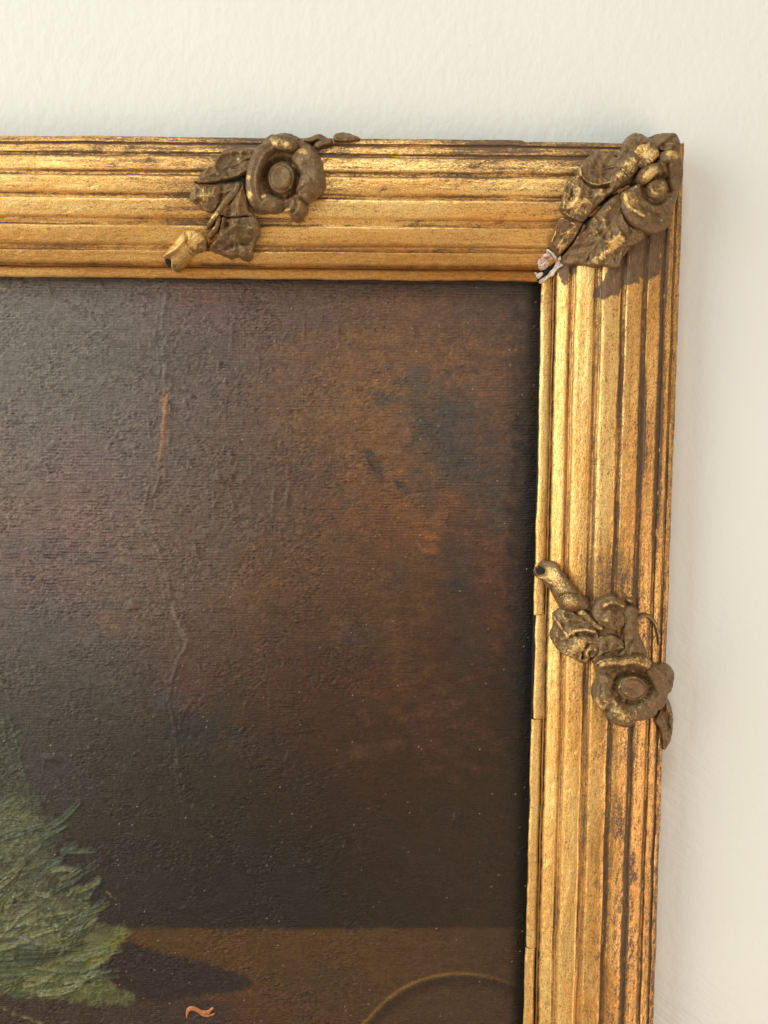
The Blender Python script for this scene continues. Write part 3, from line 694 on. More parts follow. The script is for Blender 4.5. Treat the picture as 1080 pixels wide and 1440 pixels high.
blob('bud', [(135, 195), (150, 155), (195, 122), (245, 128), (285, 165), (350, 245), (420, 315), (465, 385), (450, 420), (400, 418), (350, 425), (290, 405), (255, 355), (235, 310), (180, 245), (145, 218)], z3, 15, 'round', 1, Co,
     [('b', 165, 178, 6.5, -11), ('r', [(150, 215), (195, 205)], 2.5, 2, 0.6), ('g', 215, 185, 10, 0.75), ('g', 265, 250, 16, 0.5), ('b', 330, 355, 15, 5, 0.55), ('r', [(255, 345), (300, 310), (380, 310)], 2.5, -3), ('r', [(280, 155), (350, 240), (430, 330)], 6, 1, -0.3), ('c', [(465, 375), (440, 400), (415, 440), (405, 470)], 0.8)], centre=(300, 280), g0=0.1, label='open ended tubular bud pointing to the painting')
blob('hollow_shade', [(150, 168), (172, 160), (188, 170), (184, 190), (160, 194), (149, 186)], z3, 1.5, 'dome', 9.0, Co, mat=REBATE_AND_SHADE, label='dark square patch painted as shade inside the end of the bud')  # dark patch set on the bud as the shade of its hole
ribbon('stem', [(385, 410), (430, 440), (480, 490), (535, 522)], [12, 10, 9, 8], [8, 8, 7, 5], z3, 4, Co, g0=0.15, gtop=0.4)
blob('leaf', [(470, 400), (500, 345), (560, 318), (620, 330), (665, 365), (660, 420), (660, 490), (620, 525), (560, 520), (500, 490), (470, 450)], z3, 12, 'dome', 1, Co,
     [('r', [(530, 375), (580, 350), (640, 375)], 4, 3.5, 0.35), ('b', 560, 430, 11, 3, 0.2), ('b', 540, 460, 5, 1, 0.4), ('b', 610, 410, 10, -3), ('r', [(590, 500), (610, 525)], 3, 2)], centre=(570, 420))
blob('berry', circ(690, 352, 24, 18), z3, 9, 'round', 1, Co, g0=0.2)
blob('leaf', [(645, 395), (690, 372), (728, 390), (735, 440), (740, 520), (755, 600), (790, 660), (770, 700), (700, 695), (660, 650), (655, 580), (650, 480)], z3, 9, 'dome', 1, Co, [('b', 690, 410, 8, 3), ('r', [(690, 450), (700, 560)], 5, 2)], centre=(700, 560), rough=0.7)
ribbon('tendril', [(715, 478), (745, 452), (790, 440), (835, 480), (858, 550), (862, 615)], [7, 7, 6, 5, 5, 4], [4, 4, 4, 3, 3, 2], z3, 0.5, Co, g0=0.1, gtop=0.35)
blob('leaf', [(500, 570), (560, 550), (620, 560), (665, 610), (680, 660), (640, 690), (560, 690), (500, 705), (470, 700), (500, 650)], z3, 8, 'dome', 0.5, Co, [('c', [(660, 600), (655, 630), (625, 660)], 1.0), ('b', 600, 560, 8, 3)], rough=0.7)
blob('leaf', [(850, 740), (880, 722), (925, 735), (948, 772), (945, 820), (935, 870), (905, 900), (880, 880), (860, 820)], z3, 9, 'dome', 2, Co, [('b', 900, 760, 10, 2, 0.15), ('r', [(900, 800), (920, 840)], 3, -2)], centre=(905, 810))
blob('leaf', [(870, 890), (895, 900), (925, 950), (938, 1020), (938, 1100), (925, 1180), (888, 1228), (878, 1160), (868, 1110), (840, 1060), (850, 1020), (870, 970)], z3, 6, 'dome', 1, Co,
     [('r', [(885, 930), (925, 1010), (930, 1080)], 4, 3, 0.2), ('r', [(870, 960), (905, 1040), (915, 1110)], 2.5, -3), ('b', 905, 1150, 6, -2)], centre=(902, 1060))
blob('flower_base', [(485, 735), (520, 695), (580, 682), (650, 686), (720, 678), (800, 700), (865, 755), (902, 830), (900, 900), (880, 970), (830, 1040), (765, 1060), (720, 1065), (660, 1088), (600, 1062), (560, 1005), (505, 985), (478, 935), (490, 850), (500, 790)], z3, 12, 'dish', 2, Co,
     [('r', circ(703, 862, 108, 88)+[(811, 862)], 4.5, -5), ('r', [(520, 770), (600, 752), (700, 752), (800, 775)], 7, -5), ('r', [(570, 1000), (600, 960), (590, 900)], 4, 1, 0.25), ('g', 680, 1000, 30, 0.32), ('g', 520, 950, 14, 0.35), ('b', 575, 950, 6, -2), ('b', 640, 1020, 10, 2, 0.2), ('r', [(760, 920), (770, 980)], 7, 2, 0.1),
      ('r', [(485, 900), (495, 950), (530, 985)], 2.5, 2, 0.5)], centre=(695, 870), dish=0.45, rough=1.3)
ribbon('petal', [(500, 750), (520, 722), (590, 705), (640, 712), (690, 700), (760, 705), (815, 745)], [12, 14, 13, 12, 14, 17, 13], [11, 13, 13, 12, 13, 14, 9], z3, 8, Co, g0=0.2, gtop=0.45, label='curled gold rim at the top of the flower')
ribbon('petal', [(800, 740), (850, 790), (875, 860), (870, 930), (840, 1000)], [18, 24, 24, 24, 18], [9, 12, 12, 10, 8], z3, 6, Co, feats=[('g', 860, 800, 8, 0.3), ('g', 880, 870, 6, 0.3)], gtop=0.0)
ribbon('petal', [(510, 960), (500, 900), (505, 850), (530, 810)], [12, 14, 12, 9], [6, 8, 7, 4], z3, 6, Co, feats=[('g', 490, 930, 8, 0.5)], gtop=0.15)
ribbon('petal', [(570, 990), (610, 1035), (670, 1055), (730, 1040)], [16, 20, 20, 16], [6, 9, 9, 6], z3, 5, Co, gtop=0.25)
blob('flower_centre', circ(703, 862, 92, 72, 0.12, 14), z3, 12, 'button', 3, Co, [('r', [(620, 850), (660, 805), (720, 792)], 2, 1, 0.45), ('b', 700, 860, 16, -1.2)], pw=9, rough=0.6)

# --- broken gesso at the open mitre
z4 = lambda u, v: (740+u/9.0, 300+v/9.0)
D = empty('broken_mitre', None, None, frame); D['label'] = 'chipped white and pink gesso at the open inner mitre'
blob('gesso_chip', [(150, 600), (200, 550), (270, 480), (300, 490), (350, 560), (310, 610), (270, 680), (215, 720), (165, 700)], z4, 5, 'dome', -1.5, D, [('r', [(200, 620), (290, 560)], 2, -2), ('b', 290, 570, 4, 2)], mat=BOLE, rough=1.4, pw=6)
blob('gesso_chip', [(265, 450), (300, 465), (345, 500), (390, 560), (375, 590), (340, 560), (310, 510), (270, 475)], z4, 6, 'dome', -1, D, mat=GESSO, pw=6, centre=(330, 520))
blob('gesso_chip', [(108, 745), (150, 760), (205, 735), (215, 765), (180, 815), (155, 840), (130, 800)], z4, 5, 'dome', -3, D, mat=GESSO, rough=1.2, pw=6)
blob('gesso_chip', [(160, 850), (210, 830), (270, 770), (340, 690), (390, 600), (425, 590), (450, 620), (480, 650), (420, 690), (380, 740), (330, 800), (270, 825), (220, 880), (190, 885)], z4, 6, 'dome', -3.5, D, [('b', 330, 740, 4, 1), ('r', [(250, 800), (300, 760)], 1.5, -2)], mat=GESSO, rough=1.3, pw=6, centre=(320, 745))
blob('gesso_chip', [(410, 560), (430, 535), (445, 560), (440, 585), (415, 590)], z4, 5, 'dome', 2, D, mat=GESSO)
blob('gap_shade_strip', [(120, 860), (165, 815), (230, 740), (300, 680), (360, 615), (375, 625), (340, 690), (270, 760), (200, 830), (160, 865)], z4, 3.5, 'dome', -3.2, D, mat=REBATE_AND_SHADE, centre=(250, 745), label='black strip painted as shade in the open mitre')  # solid black strip standing for the shade in the mitre gap

# ------------------------------------------------------------------ the painted canvas
HC = 15.0
gx = np.concatenate([np.linspace(-1500, -570, 60, endpoint=False), np.arange(-570, XC+10, 1.5)])
gz = np.concatenate([np.arange(ZC+10, -860, -1.5), np.linspace(-862, -2100, 60)])
Xg, Zg = np.meshgrid(gx, gz, indexing='ij')
PX, PY = proj(Xg, Zg, HC)
CP = [ # (x, y, r, g, b) pigment notes
 (0, 400, 88, 82, 78), (120, 420, 86, 79, 76), (260, 410, 88, 76, 72), (400, 410, 82, 70, 64), (540, 420, 82, 66, 58), (700, 410, 70, 62, 58), (750, 470, 62, 54, 50),
 (0, 520, 84, 80, 76), (140, 520, 82, 78, 72), (300, 520, 82, 72, 68), (430, 520, 84, 70, 60), (540, 520, 100, 76, 56), (640, 510, 96, 74, 58), (720, 540, 78, 60, 50),
 (0, 640, 86, 78, 72), (140, 640, 82, 76, 72), (280, 640, 82, 72, 66), (420, 640, 86, 68, 56), (520, 620, 98, 74, 54), (700, 600, 92, 68, 52), (745, 640, 56, 48, 44),
 (60, 740, 94, 78, 70), (180, 740, 92, 78, 72), (300, 740, 80, 68, 62), (420, 740, 78, 62, 54), (560, 720, 88, 64, 48), (660, 720, 84, 64, 52), (740, 740, 48, 42, 40),
 (40, 830, 82, 74, 72), (180, 840, 90, 76, 68), (300, 820, 84, 68, 58), (420, 820, 84, 62, 40), (560, 820, 76, 54, 38), (680, 820, 76, 52, 38), (745, 860, 36, 30, 28),
 (40, 930, 72, 68, 68), (160, 930, 70, 64, 62), (280, 930, 76, 58, 54), (420, 920, 68, 48, 38), (540, 920, 66, 47, 35), (640, 920, 62, 44, 36), (700, 930, 56, 38, 30), (745, 980, 34, 28, 25),
 (60, 1040, 66, 62, 62), (160, 1060, 60, 58, 56), (280, 1060, 56, 50, 46), (420, 1030, 64, 48, 42), (560, 1020, 66, 46, 34), (680, 1020, 58, 42, 34),
 (100, 1150, 62, 58, 58), (240, 1150, 54, 50, 48), (400, 1150, 54, 42, 36), (560, 1150, 56, 44, 38), (700, 1150, 58, 46, 40),
 (160, 1260, 56, 52, 52), (300, 1260, 46, 42, 40), (400, 1260, 42, 36, 34), (560, 1260, 52, 42, 38), (700, 1260, 54, 44, 38)]
wx = PX + 34*fbm(PX/70, PY/70, 3, 201); wy = PY + 34*fbm(PX/70, PY/70, 3, 211)
num = np.zeros(PX.shape+(3,)); den = np.zeros(PX.shape)
for (x, y, r, g, b) in CP:
    wgt = np.exp(-((wx-x)**2+(wy-y)**2)/(2*68.0**2)) + 1e-9/(1+((wx-x)**2+(wy-y)**2)/1e5)
    num += wgt[..., None]*lin((r, g, b)); den += wgt
COL = num/den[..., None]
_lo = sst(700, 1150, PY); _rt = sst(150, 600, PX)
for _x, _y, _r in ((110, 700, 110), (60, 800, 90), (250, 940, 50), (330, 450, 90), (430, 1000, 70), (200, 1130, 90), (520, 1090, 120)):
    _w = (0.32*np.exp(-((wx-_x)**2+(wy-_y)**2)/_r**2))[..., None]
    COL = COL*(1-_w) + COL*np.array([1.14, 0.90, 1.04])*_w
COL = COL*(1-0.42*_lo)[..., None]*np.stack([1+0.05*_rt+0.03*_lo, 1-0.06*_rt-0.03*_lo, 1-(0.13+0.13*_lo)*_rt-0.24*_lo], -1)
COL = COL*(1+0.42*sst(520, 60, PX)*sst(1250, 800, PY))[..., None]  # left side lightened in the colour, standing in for window sheen
HR = np.zeros(PX.shape)                      # relief of the paint

def over(mask, rgb, k=1.0):
    global COL
    m_ = np.clip(mask*k, 0, 1)[..., None]; COL = COL*(1-m_) + lin(rgb)*m_
FINE = fbm(PX/4.0, PY/2.0, 3, 233)
def ell(cx, cy, rx, ry, rot=0.0, seed=0, rag=0.35, soft=0.25, sc=22):
    a = math.radians(rot); dx, dy = PX-cx, PY-cy
    u = (dx*math.cos(a)+dy*math.sin(a))/rx; v = (-dx*math.sin(a)+dy*math.cos(a))/ry
    return sst(1+soft, 1-soft, np.hypot(u, v) + rag*fbm(PX/sc, PY/sc, 4, 300+seed)*1.6 + 0.30*FINE)
def poly(P_, soft=2.0, rag=3.0, seed=0, sc=14):
    P_ = np.asarray(P_, float)
    m_ = np.zeros(PX.shape); pad = 30
    sel = (PX > P_[:, 0].min()-pad) & (PX < P_[:, 0].max()+pad) & (PY > P_[:, 1].min()-pad) & (PY < P_[:, 1].max()+pad)
    sd = poly_sd(PX[sel], PY[sel], P_) + rag*fbm(PX[sel]/sc, PY[sel]/sc, 4, 400+seed)
    m_[sel] = sst(-soft, soft, sd); return m_

# scumbled ochre and slate passages
thr = fbm(PX/5, PY/2.2, 3, 222)
drag = sst(-0.25, 0.45, fbm(PX/34, PY/16, 4, 223))
for i, (cx, cy, rx, ry, rot, rgb, k) in enumerate([
    (560, 520, 150, 60, 5, (122, 88, 58), .6), (450, 575, 90, 60, 0, (112, 82, 58), .5), (540, 620, 80, 55, 10, (122, 90, 60), .55), (690, 560, 60, 90, 0, (108, 80, 60), .35), (590, 700, 70, 40, 10, (122, 82, 50), .6), (480, 700, 60, 40, 0, (112, 72, 46), .5),
    (690, 670, 36, 40, 0, (108, 78, 54), .45), (600, 755, 26, 20, 50, (136, 88, 44), .75), (540, 740, 50, 30, 30, (112, 74, 44), .5), (680, 770, 34, 50, 0, (104, 68, 42), .5), (270, 415, 34, 12, 0, (124, 92, 78), .55), (560, 425, 60, 20, 0, (108, 78, 62), .5), (395, 500, 20, 10, 0, (118, 86, 62), .5),
    (440, 780, 50, 40, 0, (100, 72, 44), .4), (350, 830, 40, 50, 0, (104, 76, 40), .45), (560, 840, 60, 50, 0, (96, 70, 42), .45), (470, 890, 14, 20, 20, (108, 80, 48), .5), (540, 895, 24, 36, -30, (98, 72, 46), .5), (570, 960, 80, 50, 0, (92, 62, 38), .45), (700, 830, 40, 90, 10, (92, 60, 42), .45), (360, 960, 60, 40, 0, (72, 50, 40), .3), (640, 1030, 60, 50, 0, (86, 56, 38), .4),
    (530, 1050, 40, 12, -20, (96, 68, 46), .4), (160, 875, 26, 12, 0, (116, 92, 62), .5), (150, 820, 120, 40, 0, (98, 82, 74), .4), (270, 960, 26, 34, 20, (84, 60, 62), .6)]):
    over(ell(cx, cy, rx, ry, rot, i, 0.6, 0.6)*(0.35+0.65*drag)*(0.45+0.75*sst(-0.35, 0.35, thr)), np.array(rgb)*(0.98, 0.96, 0.92), k*1.0)
for i, (cx, cy, rx, ry, rot, rgb, k) in enumerate([
    (620, 570, 60, 40, 15, (62, 62, 58), .75), (630, 620, 48, 50, 50, (62, 60, 56), .7), (545, 562, 14, 9, 0, (58, 60, 58), .8), (585, 520, 20, 10, 0, (64, 66, 62), .6), (550, 515, 8, 7, 0, (58, 58, 56), .7), (665, 520, 14, 7, 0, (58, 58, 56), .6), (650, 660, 60, 26, 50, (60, 58, 54), .7), (700, 680, 34, 60, 0, (58, 56, 52), .55), (600, 690, 26, 18, 60, (60, 58, 54), .6),
    (450, 680, 46, 34, 20, (70, 62, 56), .5), (525, 655, 10, 20, -35, (48, 52, 50), .85), (566, 685, 7, 14, -45, (44, 46, 46), .85), (640, 828, 8, 12, 0, (38, 36, 34), .8), (730, 640, 16, 200, 0, (52, 46, 42), .6), (735, 850, 18, 300, 0, (30, 26, 24), .8), (655, 870, 26, 90, 0, (52, 44, 40), .5), (640, 790, 20, 34, 0, (56, 50, 46), .5), (555, 815, 22, 14, 10, (60, 52, 46), .6), (390, 860, 18, 10, 0, (58, 46, 32), .7), (520, 892, 26, 10, 0, (56, 46, 34), .6), (500, 890, 26, 16, 0, (66, 54, 52), .5), (505, 925, 60, 14, 0, (52, 38, 34), .4),
    (265, 1030, 46, 24, 0, (40, 42, 42), .8), (235, 985, 22, 14, 20, (58, 56, 62), .6), (140, 790, 60, 14, 5, (82, 78, 76), .5), (60, 770, 60, 14, 0, (72, 76, 76), .5), (250, 500, 120, 30, 0, (76, 72, 68), .4), (640, 405, 150, 8, 0, (60, 58, 56), .5), (60, 1090, 60, 40, 20, (60, 58, 62), .4), (340, 1240, 60, 60, 0, (36, 34, 32), .5), (420, 1110, 14, 20, 0, (40, 36, 33), .5), (90, 870, 60, 30, 0, (74, 74, 76), .4), (400, 1240, 60, 50, 0, (38, 32, 30), .5)]):
    over(ell(cx, cy, rx, ry, rot, 40+i, 0.6, 0.5)*(0.6+0.4*drag), rgb, k*1.0)
# long worn stroke down the left
def line_d(pts, n=10):
    P_ = spline_open(np.array(pts, float), n); pad = 40
    sel = (PX > P_[:, 0].min()-pad) & (PX < P_[:, 0].max()+pad) & (PY > P_[:, 1].min()-pad) & (PY < P_[:, 1].max()+pad)
    x, y = PX[sel], PY[sel]; d = np.full(x.shape, 1e9); k_ = np.zeros(x.shape)
    for i, (a, b) in enumerate(zip(P_[:-1], P_[1:])):
        e = b-a; L = (e**2).sum()+1e-9
        k = np.clip(((x-a[0])*e[0]+(y-a[1])*e[1])/L, 0, 1)
        q = np.hypot(x-a[0]-k*e[0], y-a[1]-k*e[1]); m_ = q < d; d = np.where(m_, q, d); k_ = np.where(m_, (i+k)/len(P_), k_)
    D_ = np.full(PX.shape, 1e9); D_[sel] = d; K_ = np.zeros(PX.shape); K_[sel] = k_
    return D_, K_
VL = [(234, 395), (232, 430), (228, 470), (233, 520), (231, 560), (232, 600), (226, 640), (222, 680), (210, 710), (206, 740), (222, 770), (235, 810), (243, 850), (254, 885), (262, 905), (247, 940), (238, 985), (244, 1010), (250, 1060), (262, 1110)]
d, k = line_d(VL, 6); wob = 3*fbm(PX/9, PY/14, 3, 501)
HR += 4.2*np.exp(-((d+wob)/2.8)**2)*(0.5+0.9*fbm(PX/25, PY/18, 2, 502)) + 2.0*np.exp(-((d-8+wob)/2.0)**2)*(0.4+0.9*fbm(PX/25, PY/18, 2, 503))
over(np.exp(-((d+wob)/5)**2)*sst(540, 560, PY)*sst(672, 600, PY), (140, 106, 82), 0.9)
over(np.exp(-((d+wob)/5)**2)*sst(400, 420, PY)*sst(560, 480, PY), (100, 92, 88), 0.5)
over(np.exp(-((d+wob)/3)**2)*sst(840, 860, PY)*sst(920, 900, PY), (120, 104, 90), 0.5)
d, k = line_d([(246, 1060), (256, 1120), (270, 1200), (276, 1260)], 6); HR += 0.8*np.exp(-((d+wob)/4)**2)

# the table: warm band, cast shape, rust corner
over(sst(1180, 1296, PY)*sst(700, 300, PX)*0.5, (36, 32, 31), .7)
tb = sst(1302, 1311, PY + 2*fbm(PX/30, PY/30, 2, 511))
band = np.ones(PX.shape+(3,))*lin((67, 46, 25)); 
COL = COL*(1-tb[..., None]) + band*tb[..., None]
over(tb*sst(300, 120, np.hypot((PX-420)*0.6, (PY-1330)*2)), (76, 53, 30), .6)
over(tb*sst(520, 760, PX), (56, 40, 26), .8)
over(tb*sst(1340, 1380, PY)*sst(560, 460, PX + 0*PY)*ell(450, 1380, 80, 40, 0, 90, .5, .5), (60, 46, 32), .8)
over(tb*ell(350, 1425, 110, 34, -12, 91, .6, .8)*(0.4+0.6*drag), (82, 52, 30), .6)
over(tb*ell(270, 1440, 130, 46, 0, 92, .5, .6), (66, 44, 32), .7)
over(tb*ell(640, 1420, 120, 40, 0, 93, .5, .6), (64, 46, 30), .8)
over(poly([(-400, 1395), (0, 1395), (120, 1405), (200, 1410), (270, 1400), (330, 1412), (300, 1470), (200, 1700), (-400, 1700)], 8, 8, 3), (54, 44, 38), .9)
over(poly([(126, 1366), (150, 1350), (168, 1330), (184, 1326), (230, 1340), (300, 1356), (345, 1372), (362, 1382), (340, 1392), (300, 1398), (240, 1408), (190, 1410), (165, 1395)], 4, 5, 4), (42, 33, 31), .95)
# foliage strokes
GR = poly([(-600, 1110), (-300, 1080), (0, 990), (18, 1010), (40, 1090), (60, 1150), (84, 1150), (86, 1170), (76, 1200), (96, 1240), (110, 1250), (130, 1270), (140, 1300), (150, 1306), (176, 1302), (181, 1312), (168, 1328), (150, 1346), (130, 1364), (165, 1392), (190, 1406), (165, 1410), (100, 1404), (0, 1398), (-600, 1390)], 7, 9, 5)
_sx = PX + 30*fbm(PX/60, PY/60, 2, 522); _sy = PY + 30*fbm(PX/60, PY/60, 2, 523)
strk = fbm((_sx*0.9-_sy*0.45)/26, (_sx*0.45+_sy*0.9)/9, 3, 521)
HR += GR*0.9*np.clip(strk, -0.6, 1)
GR = GR*np.clip(0.22 + 0.78*sst(1130, 1290, PY + 70*fbm(PX/30, PY/30, 3, 571) - 0.35*PX), 0, 1)*(0.75+0.25*sst(-0.3, 0.2, fbm(PX/18, PY/12, 3, 572)))
over(GR, (84, 86, 62), .9)
over(GR*sst(1290, 1120, PY), (46, 62, 56), .8)
over(GR*sst(1290, 1360, PY+0.1*PX), (78, 82, 42), .8)
over(GR*sst(0.0, 0.35, strk), (98, 102, 76), .5)
over(GR*sst(0.0, -0.35, strk), (60, 66, 50), .5)
over(ell(14, 1170, 40, 40, 0, 95, .5, .5), (92, 96, 70), .6)
over(poly([(112, 1350), (150, 1326), (172, 1304), (182, 1310), (168, 1328), (150, 1345), (128, 1362), (118, 1360)], 3, 2, 6), (92, 94, 46), .8)
over(poly([(118, 1352), (150, 1334), (166, 1322), (150, 1344), (128, 1360)], 3, 2, 7), (112, 108, 42), .6)
over(poly([(20, 1342), (40, 1338), (60, 1340), (110, 1328), (130, 1322), (110, 1336), (90, 1345), (44, 1358), (22, 1358)], 2, 2, 8), (48, 52, 36), .9)
for pl, cc, kk in [([(0, 1338), (20, 1330), (44, 1326), (66, 1334), (50, 1342), (20, 1346)], (60, 66, 48), .7), ([(60, 1298), (84, 1292), (98, 1304), (80, 1316), (62, 1312)], (66, 72, 54), .6), ([(88, 1330), (110, 1322), (128, 1326), (116, 1336), (98, 1338)], (60, 62, 38), .6), ([(0, 1362), (60, 1366), (110, 1362), (60, 1374), (0, 1376)], (70, 76, 46), .6), ([(66, 1172), (84, 1176), (70, 1196), (52, 1190)], (52, 58, 48), .6), ([(90, 1256), (120, 1248), (128, 1256), (104, 1268)], (64, 68, 48), .8), ([(96, 1288), (136, 1278), (140, 1286), (104, 1298)], (84, 88, 66), .6), ([(120, 1352), (146, 1340), (164, 1330), (150, 1348), (128, 1364)], (112, 116, 70), .6)]:
    over(poly(pl, 2.5, 3, int(pl[0][0])), cc, kk)
over(poly([(2, 1318), (16, 1314), (70, 1322), (60, 1332), (40, 1326)], 3, 2, 9), (86, 92, 78), .7)
rs_ = random.Random(21)
for i in range(95):
    x0 = rs_.uniform(-40, 130); y0 = rs_.uniform(1150, 1398)
    edge = 70 + (y0-1150)*0.42 if y0 < 1310 else 165 - abs(y0-1365)*0.4
    if x0 > edge: continue
    an = math.radians(rs_.gauss(-28, 16) if y0 < 1330 else rs_.gauss(-4, 12)); L_ = rs_.uniform(18, 60); bend = rs_.uniform(-3.5, 3.5)
    pts_ = [(x0, y0), (x0+0.5*L_*math.cos(an)+bend*0.4, y0+0.5*L_*math.sin(an)+bend), (x0+L_*math.cos(an), y0+L_*math.sin(an))]
    d, k = line_d(pts_, 5); w_ = rs_.uniform(1.8, 6.0)
    d = d + 0.5*fbm(PX/9, PY/9, 2, 600)
    pal = [(92, 96, 66), (70, 76, 54), (104, 106, 74), (60, 66, 54), (84, 88, 52), (118, 120, 88), (76, 84, 68)] if y0 > 1220 else [(66, 80, 64), (56, 68, 58), (80, 90, 70)]
    over(sst(w_*1.15, w_*0.7, d)*(1-0.6*sst(0.6, 1.0, k)), pal[rs_.randrange(len(pal))], rs_.uniform(0.45, 0.85))
    HR += sst(w_*1.3, w_*0.8, d)*(0.5 + rs_.uniform(0.8, 1.9)*np.exp(-((d-w_*0.85)/0.9)**2))
for (pts, wd, amp, rgb, kk) in [
    ([(10, 1305), (30, 1300), (52, 1299), (82, 1301)], 1.6, 2.2, (150, 150, 124), .6), ([(4, 1316), (24, 1317), (44, 1323), (58, 1328)], 2.0, 2.5, (118, 122, 100), .7), ([(88, 1303), (96, 1296), (106, 1289)], 2.0, 3.0, (120, 122, 92), .5),
    ([(96, 1258), (104, 1252), (116, 1246), (124, 1244)], 1.8, 3.0, (140, 140, 100), .5), ([(104, 1266), (116, 1267), (126, 1262), (132, 1250), (142, 1240)], 2.2, 3.0, (96, 94, 74), .5), ([(150, 1254), (156, 1260), (163, 1264)], 1.3, 1.6, (206, 158, 96), .95),
    ([(10, 1238), (40, 1226), (70, 1210)], 3, 1.4, (90, 94, 72), .5), ([(0, 1208), (30, 1190), (80, 1172)], 3, 1.2, (92, 98, 78), .5), ([(26, 1178), (50, 1165), (80, 1158)], 3, 1.2, (84, 92, 74), .5),
    ([(4, 1005), (10, 1040), (22, 1080)], 2.5, 1.2, (44, 58, 56), .6), ([(14, 1008), (26, 1050), (40, 1110)], 2.5, 1.4, (44, 60, 56), .5),
    ([(-40, 1398), (10, 1422), (50, 1436), (90, 1452)], 2.6, 0.8, (112, 108, 62), .7),
    ([(73, 1292), (75, 1286), (72, 1280)], 2.6, 3.2, (88, 90, 70), .4), ([(140, 1385), (136, 1378)], 4, -1, (60, 64, 34), .7), ([(84, 1340), (96, 1334)], 3, 1.5, (134, 134, 92), .4), ([(134, 1360), (148, 1350)], 2, 1.5, (128, 132, 100), .5),
    ([(188, 1321), (240, 1322), (330, 1324)], 2.0, .6, (94, 62, 36), .5)]:
    d, k = line_d(pts, 6); q = np.exp(-((d + 1.1*fbm(PX/6, PY/6, 2, 531))/wd)**2)*np.clip(0.45+0.9*fbm(PX/9, PY/9, 2, 532), 0, 1); HR += 1.6*amp*q; over(q, rgb, kk)
# ring on the table
RG = [(500, 1452), (520, 1430), (545, 1405), (575, 1385), (610, 1373), (645, 1369), (680, 1372), (715, 1382), (760, 1402), (800, 1430)]
d, k = line_d(RG, 6)
d2, _ = line_d([(x+5, y+9) for x, y in RG], 6)
over(np.exp(-(d2/8)**2), (40, 28, 20), .75)
fade = sst(730, 610, PX)
over(np.exp(-(d/2.6)**2), (136, 104, 52), 0.0); COL_m = np.clip(np.exp(-(d/2.4)**2)*(0.15+0.52*fade), 0, 1)[..., None]; COL = COL*(1-COL_m)+lin((122, 92, 44))*COL_m
# dark line along the rebate, and a darker margin at the top
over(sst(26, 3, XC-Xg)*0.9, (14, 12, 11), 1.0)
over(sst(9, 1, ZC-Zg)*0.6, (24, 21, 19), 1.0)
# grain of the dragged paint over the weave
thread = 0.17*np.sin(Zg*2*np.pi/4.1 + 2*fbm(PX/40, PY/40, 2, 541)) + 0.05*np.sin(Xg*2*np.pi/4.4 + 2*fbm(PX/40, PY/40, 2, 542))
amp = sst(-0.3, 0.4, fbm(PX/90, PY/60, 3, 543))*sst(1150, 700, PY)*0.8 + 0.25
COL *= (1 + thread*amp + 0.20*fbm(PX/3, PY/2.5, 3, 544) + 0.16*fbm(PX/26, PY/12, 4, 545) + 0.10*fbm(PX/2.2, PY/20, 2, 546))[..., None]
q_ = RS.randn(*PX.shape)
q_ = q_ + np.roll(q_, 1, 0) + 0.6*np.roll(q_, 2, 0) + 0.5*np.roll(q_, 1, 1)
rgn = 0.25 + 0.75*sst(-0.3, 0.35, fbm(PX/60, PY/50, 3, 561))
rgn = rgn*(1-0.55*sst(420, 640, PX))
HR += 0.30*q_*rgn + 0.7*np.clip(fbm(PX/3.2, PY/3.6, 2, 591)-0.6, 0, 1)*rgn
COL *= np.clip(1 + (0.06+0.07*rgn)*q_, 0.2, 2.2)[..., None]
_tr = sst(-0.2, 0.4, fbm(PX/26, PY/5, 3, 581))*(0.35+0.9*np.exp(-(((PX-120)/260)**2+((PY-760)/170)**2)) + 0.5*np.exp(-(((PX-560)/160)**2+((PY-650)/110)**2)))
HR += 1.5*_tr*np.sin(Zg*2*np.pi/4.6 + 3.0*fbm(PX/60, PY/30, 3, 582))*sst(1180, 1000, PY)
COL *= (1 + 0.22*_tr*np.sin(Zg*2*np.pi/4.6 + 3.0*fbm(PX/60, PY/30, 3, 582) + 0.6))[..., None]
HR += 0.55*fbm(PX/34, PY/30, 4, 551) + 0.10*fbm(PX/7, PY/6, 3, 552) + amp*1.4*thread
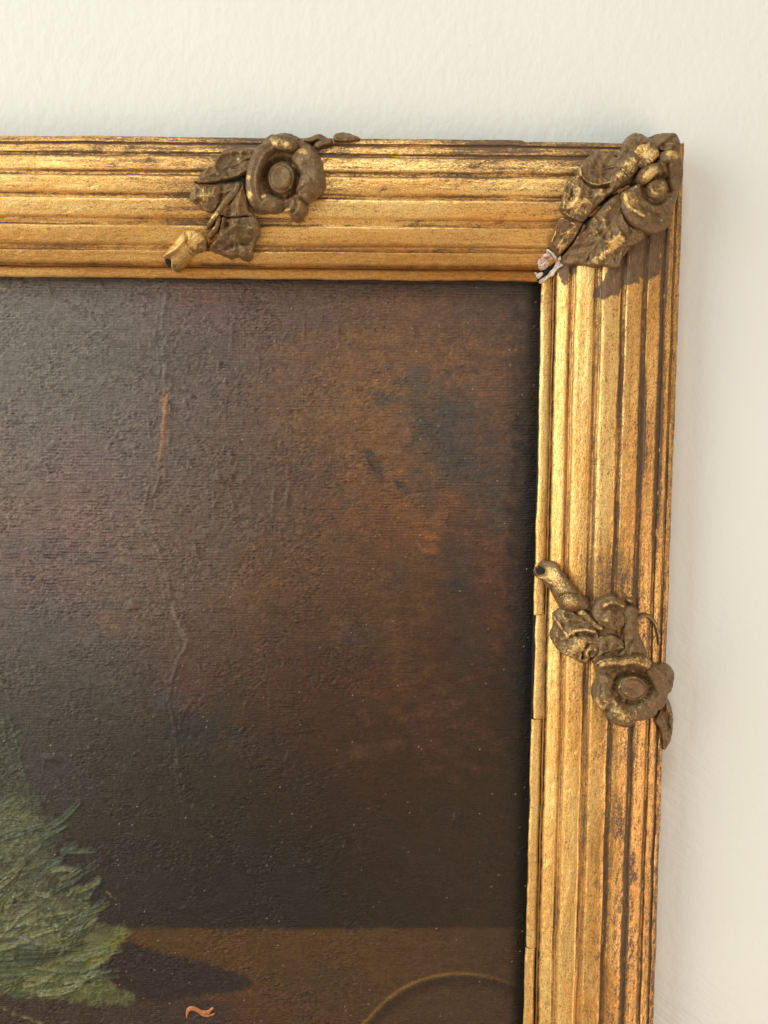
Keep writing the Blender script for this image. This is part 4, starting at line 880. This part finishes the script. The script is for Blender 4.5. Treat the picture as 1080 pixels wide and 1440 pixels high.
# lumps and short ridges of impasto
def lump(x, y, L, wd, ang, a):
    global HR
    r = 3.5*max(L, wd)+4
    i0, i1 = np.searchsorted(gx, [at(x-r, y, HC)[0], at(x+r, y, HC)[0]]); j0, j1 = np.searchsorted(-gz, [-at(x, y-r, HC)[1], -at(x, y+r, HC)[1]])
    if i1 <= i0 or j1 <= j0: return
    sx, sy = PX[i0:i1, j0:j1]-x, PY[i0:i1, j0:j1]-y
    u = (sx*math.cos(ang)+sy*math.sin(ang))/L; v = (-sx*math.sin(ang)+sy*math.cos(ang))/wd
    HR[i0:i1, j0:j1] += a*np.exp(-(np.abs(u)**2.6+v**2))
for (x, y, L, wd, ang, a) in [(310, 674, 9, 4, 40, 4.0), (306, 668, 4, 2, 20, 2), (206, 702, 2.5, 15, 12, 3.5), (329, 712, 3, 9, -20, 3), (328, 730, 4, 4, 0, 3), (188, 850, 9, 5, 60, 3), (180, 858, 5, 3, 0, 2), (308, 515, 3, 6, 0, 3), (326, 470, 3, 22, 3, 1.8), (236, 565, 4, 4, 0, 3), (210, 600, 2, 14, -6, 2.5), (325, 650, 3, 4, 0, 3), (428, 465, 2, 11, 2, 2.2), (476, 467, 2, 8, 0, 2), (520, 655, 3, 12, -30, 2.8), (556, 681, 3, 5, -40, 2.5), (404, 700, 4, 18, 8, 2.4), (385, 700, 3, 16, 4, 2.2), (640, 1150, 4, 10, 10, 3), (277, 775, 3, 14, -15, 2.6), (262, 465, 5, 3, -20, 2), (333, 540, 4, 3, 30, 2.4), (70, 408, 2, 6, -15, 2.5), (145, 405, 2, 5, -20, 2.5), (328, 408, 2, 7, -20, 2), (404, 1065, 3, 8, 20, 2), (190, 1060, 4, 2, -40, 2), (70, 1066, 14, 4, 10, 2.5), (380, 985, 4, 14, 0, 1.3), (258, 1000, 8, 5, 0, 2), (284, 985, 6, 4, 0, 2)]:
    lump(x, y, L*0.8, wd, math.radians(ang), a*1.25)
rr = random.Random(5)
for i in range(700):
    c_ = rr.random()
    if c_ < 0.55: x, y = rr.gauss(310, 80), rr.gauss(620, 120)
    elif c_ < 0.70: x, y = rr.gauss(60, 70), rr.gauss(1260, 80)
    elif c_ < 0.8: x, y = rr.gauss(250, 60), rr.gauss(960, 90)
    else: x, y = rr.uniform(0, 740), rr.uniform(400, 1440)
    if not (-20 < x < 745 and 398 < y < 1450): continue
    lump(x, y, rr.uniform(0.9, 2.2), rr.uniform(1.2, 6.0), rr.gauss(0, .35) if rr.random() < .7 else rr.uniform(-1.5, 1.5), rr.uniform(0.6, 2.4)*(1 if rr.random() < .8 else -1))
# dust specks caught in the varnish
ii = RS.randint(60, len(gx)-4, 330); jj = RS.randint(4, len(gz)-64, 330)
for i, j in zip(ii, jj):
    b_ = rr.uniform(0.15, 0.6); COL[i, j] = COL[i, j]*(1-b_) + np.array([0.55, 0.5, 0.42])*b_; HR[i, j] += 0.6
PK = 1.25
COL = np.clip(COL*PK, 0.0015, 1)
V = np.stack([Xg, Zg, HC+HR], -1).reshape(-1, 3)
f = grid_faces(len(gx), len(gz))[:, ::-1]
painting = empty('oil_painting', 'dark brown oil painting with green leaves at lower left, set inside the gilded frame', 'painting')
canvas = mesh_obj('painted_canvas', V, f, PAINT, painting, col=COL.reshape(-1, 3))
# stretcher panel behind
pb = np.array([[-1500, ZC+9, 9], [XC+9, ZC+9, 9], [XC+9, -2100, 9], [-1500, -2100, 9]], float)
mesh_obj('backing_board', pb, [[3, 2, 1, 0]], WOOD, painting, smooth=False)

# raised dabs of paint
ORANGE = flat_mat('orange_paint', (0.55, 0.20, 0.07), 0.4); DKRED = flat_mat('dark_paint', (0.03, 0.02, 0.016), 0.5)
def dab(pts, widths, Hh, mat, label=None):
    P_ = spline_open(np.array([at(x, y, HC+2) for x, y in pts]), 6); m_ = len(P_)
    T = np.gradient(P_, axis=0); T /= np.hypot(*T.T)[:, None]; Nn = np.stack([-T[:, 1], T[:, 0]], 1)
    W_ = np.interp(np.linspace(0, 1, m_), np.linspace(0, 1, len(widths)), widths)*np.sin(np.linspace(0.08, np.pi-0.08, m_))**0.4
    a = np.linspace(0, np.pi, 9)
    X = P_[:, :1]-Nn[:, :1]*np.cos(a)*W_[:, None]/2; Z = P_[:, 1:]-Nn[:, 1:]*np.cos(a)*W_[:, None]/2
    h = HC-0.8+Hh*np.sin(a)*(0.7+0.4*fbm(X/3, Z/3, 2, 9))
    o = mesh_obj('paint_dab', np.stack([X, Z, h], -1).reshape(-1, 3), grid_faces(m_, 9), mat, painting)
    if label: o['label'] = label
dab([(262, 1433), (264, 1422), (271, 1419), (283, 1424), (292, 1424), (300, 1417)], [4, 7, 8, 6, 8, 6], 4, ORANGE, 'orange dab of paint at the bottom edge')
dab([(276, 1422), (286, 1428), (294, 1429), (302, 1426)], [4, 6, 5, 4], 3.4, ORANGE)
dab([(290, 1430), (296, 1422), (301, 1418)], [3, 3, 2], 4, ORANGE)
dab([(270, 1436), (280, 1430), (292, 1434)], [6, 7, 4], 2.4, DKRED, 'dark dab under the orange one')

for o in S.objects:
    for k in list(o.keys()):
        if k.startswith('_'): del o[k]
print('camera check', proj(XC, ZC, 34), proj(XC-760, ZC, 34), proj(XC, ZC-1060, 34), proj(XC+188, ZC+188, 50), proj(XC+188, ZC-1000, 50), proj(XC-760, ZC+188, 48))
print('tris', sum(len(o.data.polygons)*2 for o in S.objects if o.type == 'MESH'))
